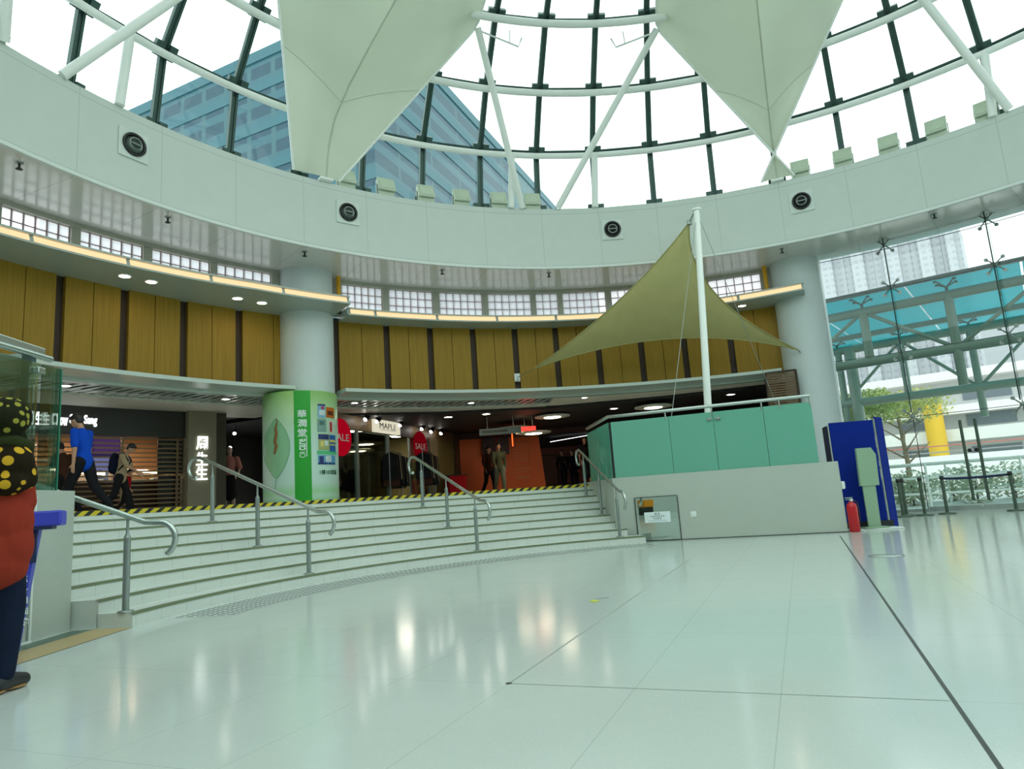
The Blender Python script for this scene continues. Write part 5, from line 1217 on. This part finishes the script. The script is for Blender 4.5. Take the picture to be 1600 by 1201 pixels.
# ================================================================== RIGHT FOREGROUND: board, stand, extinguisher, stanchions
bd = thing('display_board', 'tall blue folding display board standing beside the platform wall', 'display board', (5.95, 12.15, 0))
M_BOARD = mat('board_blue', rgb(10, 38, 130), .85, spec=.15, var=.06); M_BOARDD = mat('board_edge_navy', rgb(16, 26, 62), .7)
def leaf_(a, b, z0, z1, m, nm):
    build(nm, MB().slab(a, b, z0, z1, .03), m, bd)
leaf_((5.60, 12.22), (6.34, 12.14), .10, 1.88, M_BOARD, 'main_panel')
leaf_((6.385, 12.15), (6.62, 12.36), .0, 1.93, M_BOARD, 'right_panel')
leaf_((5.57, 12.26), (5.67, 12.62), .10, 1.83, M_BOARDD, 'left_panel')
hg = MB()
for p in ((6.355, 12.13), (6.375, 12.145), (5.575, 12.215)): hg.beam((p[0], p[1], .05 if p[0] > 6 else .1), (p[0], p[1], 1.90 if p[0] > 6 else 1.85), .014, .014)
build('hinge_strip', hg, M_CHROME, bd)
build('foot_skirt', MB().slab((5.62, 12.20), (6.42, 12.12), .012, .13, .05), M_BLACK, bd)
build('base_board', MB().bbox((5.95, 12.0, .012), (.95, .42, .024), rad(-6)), M_WHITE, bd)
st = thing('sanitiser_stand', 'pale green metal stand with a cut corner head in front of the blue board', 'stand', (5.98, 11.9, .024))
M_STAND = mat('stand_pale_green', rgb(142, 170, 142), .4, var=.03)
def yslab(poly, y0, y1, m, nm):
    mb = MB(); n = len(poly); vs = [Vector((x, y0, z)) for x, z in poly] + [Vector((x, y1, z)) for x, z in poly]
    mb.add(vs, [tuple(range(n)), tuple(reversed(range(n, 2 * n)))] + [(i, n + i, n + (i + 1) % n, (i + 1) % n) for i in range(n)]); return build(nm, mb, m, st)
yslab([(5.83, .74), (6.15, .74), (6.17, 1.26), (6.10, 1.385), (5.85, 1.385)], 11.86, 11.92, M_STAND, 'head')
yslab([(5.87, .05), (6.08, .05), (6.09, .74), (5.87, .74)], 11.875, 11.905, M_STAND, 'post')
build('foot_plate', MB().bbox((5.98, 11.92, .038), (.40, .26, .026), 0, .006), M_STAND, st)
ex = thing('fire_extinguisher', 'red fire extinguisher standing at the end of the platform wall', 'fire extinguisher', (5.56, 11.73, 0))
ec = (5.56, 11.73, 0)
build('cylinder', MB().lathe([(.075, .0), (.085, .01), (.085, .40), (.075, .45), (.04, .49), (.028, .50)], ec, 24), mat('extinguisher_red', rgb(185, 14, 28), .3), ex)
vb = MB().cyl((ec[0], ec[1], .50), (ec[0], ec[1], .55), .026, 12); vb.box((ec[0] - .03, ec[1], .565), (.12, .025, .016)); vb.box((ec[0] - .035, ec[1], .535), (.10, .022, .012))
build('valve_handle', vb, M_CHROME, ex); build('gauge', MB().cyl((ec[0], ec[1] - .02, .525), (ec[0], ec[1] - .045, .525), .02, 12), M_WHITE, ex)
build('hose', MB().tube([(ec[0] + .03, ec[1], .53), (ec[0] + .09, ec[1] - .02, .48), (ec[0] + .10, ec[1] - .02, .30), (ec[0] + .092, ec[1] - .02, .14)], .011, 8), M_BLACK, ex)
def stanchion(x, y, h, label):
    t = thing('stanchion', label, 'stanchion', (x, y, 0), 0, 'queue stanchions by the doors')
    build('base', MB().lathe([(.17, 0), (.17, .02), (.14, .035), (.04, .045), (.03, .05)], (x, y, 0), 24), M_POST, t)
    build('pole', MB().cyl((x, y, .04), (x, y, h - .06), .032, 14), M_POST, t)
    build('belt_head', MB().lathe([(.034, h - .08), (.042, h - .07), (.042, h - .005), (.03, h)], (x, y, 0), 16), M_BLACK, t); return t
H_ = .80
stanchion(8.03, 14.72, H_, 'stanchion nearest the blue board, leftmost of a close group of three'); stanchion(8.27, 15.02, H_, 'middle stanchion of the close group of three by the blue board'); stanchion(8.50, 14.74, H_, 'right stanchion of the close group of three by the blue board')
s1 = stanchion(8.98, 14.75, H_, 'stanchion at the left end of the dark blue belt before the doors'); s2 = stanchion(10.08, 14.25, H_, 'stanchion at the right end of the dark blue belt before the doors')
bl = build('retractable_belt', MB().grid(lambda u, v: Vector((8.98 + 1.1 * u, 14.75 - .5 * u, H_ - .06 - .02 * sin(pi * u) + .045 * (v - .5))), 12, 1).grid(lambda u, v: Vector((8.98 + 1.1 * u, 14.756 - .5 * u, H_ - .06 - .02 * sin(pi * u) + .045 * (v - .5))), 12, 1), mat('belt_navy', rgb(28, 34, 74), .8), loc=(8.98, 14.75, H_ - .06))
tag(bl, 'dark blue belt stretched between the two stanchions before the doors', 'belt')
ck = build('floor_chip', MB().lathe([(.018, 0), (.015, .003), (1e-4, .004)], (-.12, 3.63, .0005), 7), M_JOINT, loc=(-.12, 3.63, 0)); tag(ck, 'small dark chip at the worn floor joint corner', 'floor damage')
fs = thing('floor_sticker', 'small yellow and grey sticker on the plaza floor', 'sticker', (.58, 6.17, 0)); build('sheet', MB().box((.66, 6.26, .002), (.12, .02, .003), .1), M_GREY, fs); build('yellow_mark', MB().box((.58, 6.13, .003), (.06, .10, .004), .2), mat('sticker_yellow', rgb(190, 195, 70), .5), fs)
fc = thing('floor_cover', 'round metal service cover in the plaza floor', 'service cover', (4.10, 7.99, 0)); build('ring', MB().lathe([(.19, .001), (.19, .003), (.165, .003), (.165, .001)], (4.1, 7.99, 0), 28), M_STEELG, fc); build('lid', MB().lathe([(1e-4, .003), (.16, .003), (.16, .001)], (4.1, 7.99, 0), 28), mat('cover_tile', (.45, .52, .48, 1), .2), fc)

# ================================================================== OUTSIDE
mb = MB(); mb.add([(-60, 12, -.06), (140, -60, -.06), (160, 200, -.06), (-60, 200, -.06)], [(0, 1, 2, 3)])
struct('ground_outside', mb, mat('outside_paving', (.78, .78, .76, 1), .7), label='pale paving outside')
# office tower over the skylight
c0 = Vector((-8.6, 45.0, 0)); d1 = Vector((-.903, .429, 0)); d2 = Vector((.378, .926, 0)); TH = 38.1
tw = thing('office_tower', 'pale blue glass office tower with banded facade above the skylight', 'building', (c0.x, c0.y, 0))
def _tower():  # aerial haze is put into the blue-grey base colours
    m = mat('tower_glass', (.03, .085, .105, 1), .4, var=0); t = NT(m); b = t.n['Principled BSDF']; x, y, z = t.pos()
    u = t.math('ADD', t.math('MULTIPLY', x, -.903), t.math('MULTIPLY', y, .429)); w = t.math('ADD', t.math('MULTIPLY', x, .378), t.math('MULTIPLY', y, .926))
    fl = t.math('LESS_THAN', t.math('FRACT', t.math('DIVIDE', z, 1.75)), .42)
    vl = t.math('MAXIMUM', t.math('LESS_THAN', t.math('FRACT', t.math('DIVIDE', u, 2.6)), .18), t.math('LESS_THAN', t.math('FRACT', t.math('DIVIDE', w, 5.2)), .05))
    g = t.mix(fl, (.004, .050, .084, 1), (.026, .105, .142, 1)); t.l.new(t.mix(vl, g, (.034, .11, .135, 1)), b.inputs['Base Color']); return m
q0, q1, q2, q3 = c0, c0 + d1 * 40, c0 + d1 * 40 + d2 * 60, c0 + d2 * 60
build('facade', MB().prism([q[:2] for q in (q0, q1, q2, q3)], 0, TH - .9), _tower(), tw)
M_BAND = mat('tower_band', (.030, .12, .155, 1), .5)
def ringband(z0, z1, o): 
    a, b, c, d = q0 - d1 * o - d2 * o, q1 + d1 * o - d2 * o, q2 + d1 * o + d2 * o, q3 - d1 * o + d2 * o
    return MB().prism([q[:2] for q in (a, b, c, d)], z0, z1)
build('parapet', ringband(TH - .9, TH, .12), M_BAND, tw)
for k in range(9): build('floor_band', ringband(TH - 3.6 - k * 3.5, TH - 2.8 - k * 3.5, .06), M_BAND, tw)
# glass footbridge canopy with its trusses
A0, AD = Vector((8.35, 20.0, 0)), Vector((.793, -.609, 0)); AN_ = Vector((.609, .793, 0))
def cp(s, o, z): q = A0 + AD * s + AN_ * o; return Vector((q.x, q.y, z))
can = thing('glass_canopy', 'teal glass canopy on green steel trusses outside the facade', 'canopy', cp(4, 2, 0))
M_TRUSS = mat('truss_grey_green', rgb(138, 154, 138), .5); M_TRUSSD = mat('truss_green', rgb(96, 120, 106), .5)
for i in range(7):
    s0, s1 = -2 + i * 2.6, .55 + i * 2.6
    for o0, o1 in ((0, 2.9), (2.95, 5.9), (5.95, 8.9)):
        build('roof_pane', MB().add([cp(s0, o0, 5.95), cp(s1, o0, 5.95), cp(s1, o1, 5.95), cp(s0, o1, 5.95), cp(s0, o0, 5.97), cp(s1, o0, 5.97), cp(s1, o1, 5.97), cp(s0, o1, 5.97)], [(0, 1, 2, 3), (7, 6, 5, 4), (0, 4, 5, 1), (1, 5, 6, 2), (2, 6, 7, 3), (3, 7, 4, 0)]), M_TEAL, can)
build('gutter', MB().beam(cp(-2.2, -.02, 5.98), cp(16.5, -.02, 5.98), .12, .10), M_LINE, can)
for o, m, zt, zb, rr in ((.5, M_TRUSSD, 5.56, 4.10, .13), (6.8, M_TRUSS, 5.62, 3.6, .15)):
    nm = 'front' if o < 1 else 'rear'
    build('top_chord', MB().tube([cp(-2, o, zt), cp(16, o, zt)], rr, 10), m, can); build('bottom_chord', MB().tube([cp(-2, o, zb), cp(16, o, zb)], rr, 10), m, can)
    if o < 1: build('mid_chord', MB().tube([cp(-2, o + 3.2, 5.5), cp(16, o + 3.2, 5.5)], .09, 8), m, can)
    for i in range(8):
        s = -.1 + i * 2.1; build('truss_post', MB().tube([cp(s, o, zb - (1.0 if i % 2 == 0 else 0)), cp(s, o, zt)], .12, 10), m, can)
        build('truss_brace', MB().tube([cp(s, o, zt), cp(s + 2.1, o, zb)] if i % 2 else [cp(s, o, zb), cp(s + 2.1, o, zt)], .055, 8), m, can)
        sf = MB(); c = cp(s, o, zt + .22)
        for a, b_ in ((-1, -1), (-1, 1), (1, -1), (1, 1)): e = cp(s + .22 * a, o + .22 * b_, 5.95); sf.tube([c, e], .022, 6); sf.cyl(e - Vector((0, 0, .05)), e, .05, 8)
        sf.cyl(cp(s, o, zt), c, .04, 8); build('spider_fitting', sf, M_BAR, can)
for s in (.3, 8.8, 15): build('column', MB().tube([cp(s, 6.8, 0), cp(s, 6.8, 5.6)], .2, 12), M_TRUSS, can)
# far building with yellow columns
fb = thing('roadside_building', 'white building with dark window bands and yellow columns across the road', 'building', (30, 45, 0))
bx, by = Vector((.793, -.609, 0)), Vector((.609, .793, 0)); FO = Vector((21.5, 46.0, 0))
def fp(s, o, z): q = FO + bx * s + by * o; return Vector((q.x, q.y, z))
M_BLDG = mat('far_white_wall', (.62, .62, .62, 1), .7); M_WINB = mat('far_window', rgb(120, 130, 140), .3); M_YCOL = mat('far_yellow', rgb(232, 185, 30), .6)
build('block', MB().prism([fp(-14, 3, 0)[:2], fp(34, 3, 0)[:2], fp(34, 20, 0)[:2], fp(-14, 20, 0)[:2]], 0, 7.2), M_BLDG, fb)
for z in (.9, 2.7, 4.4, 6.6): build('floor_edge', MB().prism([fp(-14, 1.6, 0)[:2], fp(34, 1.6, 0)[:2], fp(34, 3, 0)[:2], fp(-14, 3, 0)[:2]], z, z + (.55 if z != 2.7 else .75)), mat('far_edge_%d' % int(z * 10), (.82, .82, .80, 1), .7), fb)
for z in (1.6, 3.65, 5.3):
    for i in range(11): build('window', MB().box(fp(-11 + i * 3.9, 2.98, z + .35), (2.6, .1, .72), atan2(bx.y, bx.x)), M_WINB, fb)
for s in (-4.6, -.8, 5.6, 13): build('yellow_column', MB().tube([fp(s, 1.0, 0), fp(s, 1.0, 5.1)], .55, 16), M_YCOL, fb)
build('road_wall', MB().slab(fp(-14, -4, 0)[:2], fp(34, -4, 0)[:2], 0, 1.75, .3), mat('far_wall_white', (.85, .85, .82, 1), .7), fb)
for k, z in enumerate((1.95, 2.3)): build('red_rail' if k else 'grey_rail', MB().tube([fp(-14, -4, z), fp(34, -4, z)], .04, 6), mat('rail_%d' % k, rgb(190, 110, 100) if k else rgb(150, 150, 150), .6), fb)
# guard rails just outside
for o, lab in ((.9, 'white guard rail just outside the doors'), (5.2, 'white guard rail further out beside the planting')):
    g = thing('guard_rail', lab, 'guard rail', cp(4, -1.5 + o, 0)); 
    for z in (.35, .75, 1.12): build('rail', MB().tube([cp(-1, -1.2 + o, z), cp(15, -1.2 + o, z)], .028, 8), M_STEELW, g)
    for i in range(9): build('post', MB().tube([cp(-1 + i * 2, -1.2 + o, -.06), cp(-1 + i * 2, -1.2 + o, 1.14)], .03, 8), M_STEELW, g)
# planting
def leafmat(n, c): m = mat(n, c, .6, var=.3, scale=9); translucent(m, .25); return m
LEAF = [leafmat('leaf_mid', rgb(130, 158, 84)), leafmat('leaf_pale', rgb(178, 186, 108)), leafmat('leaf_dull', rgb(206, 214, 188))]
def leaves(mb, c, r, n, sz, rnd):
    for _ in range(n):
        while True:
            p = Vector((rnd.uniform(-1, 1), rnd.uniform(-1, 1), rnd.uniform(-1, 1)))
            if .25 < p.length < 1: break
        p = Vector((p.x * r[0], p.y * r[1], p.z * r[2])) + Vector(c)
        d = Vector((rnd.uniform(-1, 1), rnd.uniform(-1, 1), rnd.uniform(-.6, .6))).normalized(); w = frame(d)[0] * sz * .32; d = d * sz
        mb.add([p - d * .5, p + w, p + d * .5, p - w], [(0, 1, 2, 3)])
rnd = random.Random(3)
for x, y, h, lab, li in ((14.4, 29.4, 5.1, 'leafy green tree outside beyond the canopy, behind the blue board', 0), (18.3, 32.6, 5.5, 'paler spreading tree outside beyond the canopy, right of the first tree', 1)):
    t = thing('tree', lab, 'tree', (x, y, -.06)); br = MB().tube([(x, y, -.06), (x + .1, y, 1.4), (x, y + .1, h * .75)], [.14, .11, .05], 8)
    for i in range(8):
        a = i * 2.4; br.tube([(x + .05, y, 1.3 + i * .28), (x + cos(a) * 1.3, y + sin(a) * 1.3, 2.3 + i * .24)], [.05, .015], 6)
    build('trunk', br, mat('bark_%d' % li, rgb(120, 110, 90), .8), t)
    lv = MB()
    for i in range(16):
        a = i * 2.399; q = sqrt((i + .5) / 16) * 1.65; leaves(lv, (x + q * cos(a) * 1.15, y + q * sin(a), h * .74 + .35 * sin(i * 1.7)), (.8, .8, .58), 230, .19, rnd)
    build('foliage', lv, LEAF[li], t)
for i in range(24):
    s = -1.0 + (i % 12) * 1.6 + (.8 if i >= 12 else 0); c = cp(s, 2.6 if i < 12 else 5.0, .5); hh = .75 + .3 * ((i * 5) % 4) / 4
    t = thing('shrub', 'pale green shrub in the planting row beyond the guard rails', 'shrub', (c.x, c.y, -.06), 0, 'shrubs beyond the guard rails')
    lv = MB(); leaves(lv, (c.x, c.y, hh * .5), (.74, .6, hh * .62), 1000, .13, rnd); build('foliage', lv, LEAF[2], t); build('stem', MB().tube([(c.x, c.y, -.06), (c.x, c.y, hh * .6)], .03, 6), M_WOODDARK, t)
# far housing towers
def _resid(i):
    m = mat('far_tower_%d' % i, (.30, .31, .335, 1), .8, var=0); t = NT(m); b = t.n['Principled BSDF']; x, y, z = t.pos()
    u = t.math('ADD', t.math('MULTIPLY', x, .793), t.math('MULTIPLY', y, -.609))
    a = t.math('MULTIPLY', t.math('LESS_THAN', t.math('FRACT', t.math('DIVIDE', z, 1.35)), .45), t.math('LESS_THAN', t.math('FRACT', t.math('DIVIDE', u, 1.25)), .6))
    t.l.new(t.mix(a, (.45, .46, .475, 1), (.37, .39, .42, 1)), b.inputs['Base Color']); return m
for i, (s, w, hgt) in enumerate(((3.8, 7.55, 56), (10.4, 5.55, 57), (16.7, 6.95, 56), (22.9, 5.35, 54), (27.3, 3.35, 50))):
    x, y = 72 + .793 * s, 153 - .609 * s
    t = thing('housing_tower', ['first', 'second', 'third', 'fourth', 'fifth'][i] + ' hazy white housing tower on the skyline, counted from the column', 'building', (x, y, 0), 0, 'housing towers on the skyline')
    m = _resid(i); build('block', MB().box((x, y, hgt / 2), (w, 12, hgt), -.655), m, t)
    build('bay', MB().box(Vector((x, y, hgt / 2 - 1)) + Vector((-.609, -.793, 0)) * 6.6, (w * .42, 2.2, hgt - 2), -.655), m, t)
    build('roof_room', MB().box((x, y, hgt + 1.2), (w * .4, 6, 2.4), -.655), m, t)
h_ = MB(); hv = [(110, 185, 0), (240, 120, 0), (230, 105, 44), (205, 120, 56), (180, 140, 58), (150, 160, 52), (125, 178, 38)]
hl = build('hill', MB().add([Vector(p) for p in hv] + [Vector((p[0] + 30, p[1] + 30, p[2])) for p in hv], [tuple(range(7)), tuple(range(13, 6, -1))] + [(i, (i + 1) % 7, 7 + (i + 1) % 7, 7 + i) for i in range(7)]), mat('far_hill', (.40, .415, .43, 1), .9), loc=(170, 150, 0)); tag(hl, 'hazy distant hill right of the housing towers', 'hill', kind='structure')

# kiosk added out of view for its reflection in the polished steel panel
t = thing('plaza_kiosk', 'orange topped dark kiosk on the far side of the plaza, mirrored in the steel panel', 'kiosk', (-4.65, -.2, 0))
build('body', MB().bbox((-4.65, -.2, .15), (.46, .4, .30), .45, .02), M_BLACK, t); build('orange_head', MB().bbox((-4.65, -.2, .44), (.50, .44, .28), .45, .02), mat('kiosk_orange', rgb(240, 150, 20), .4), t)
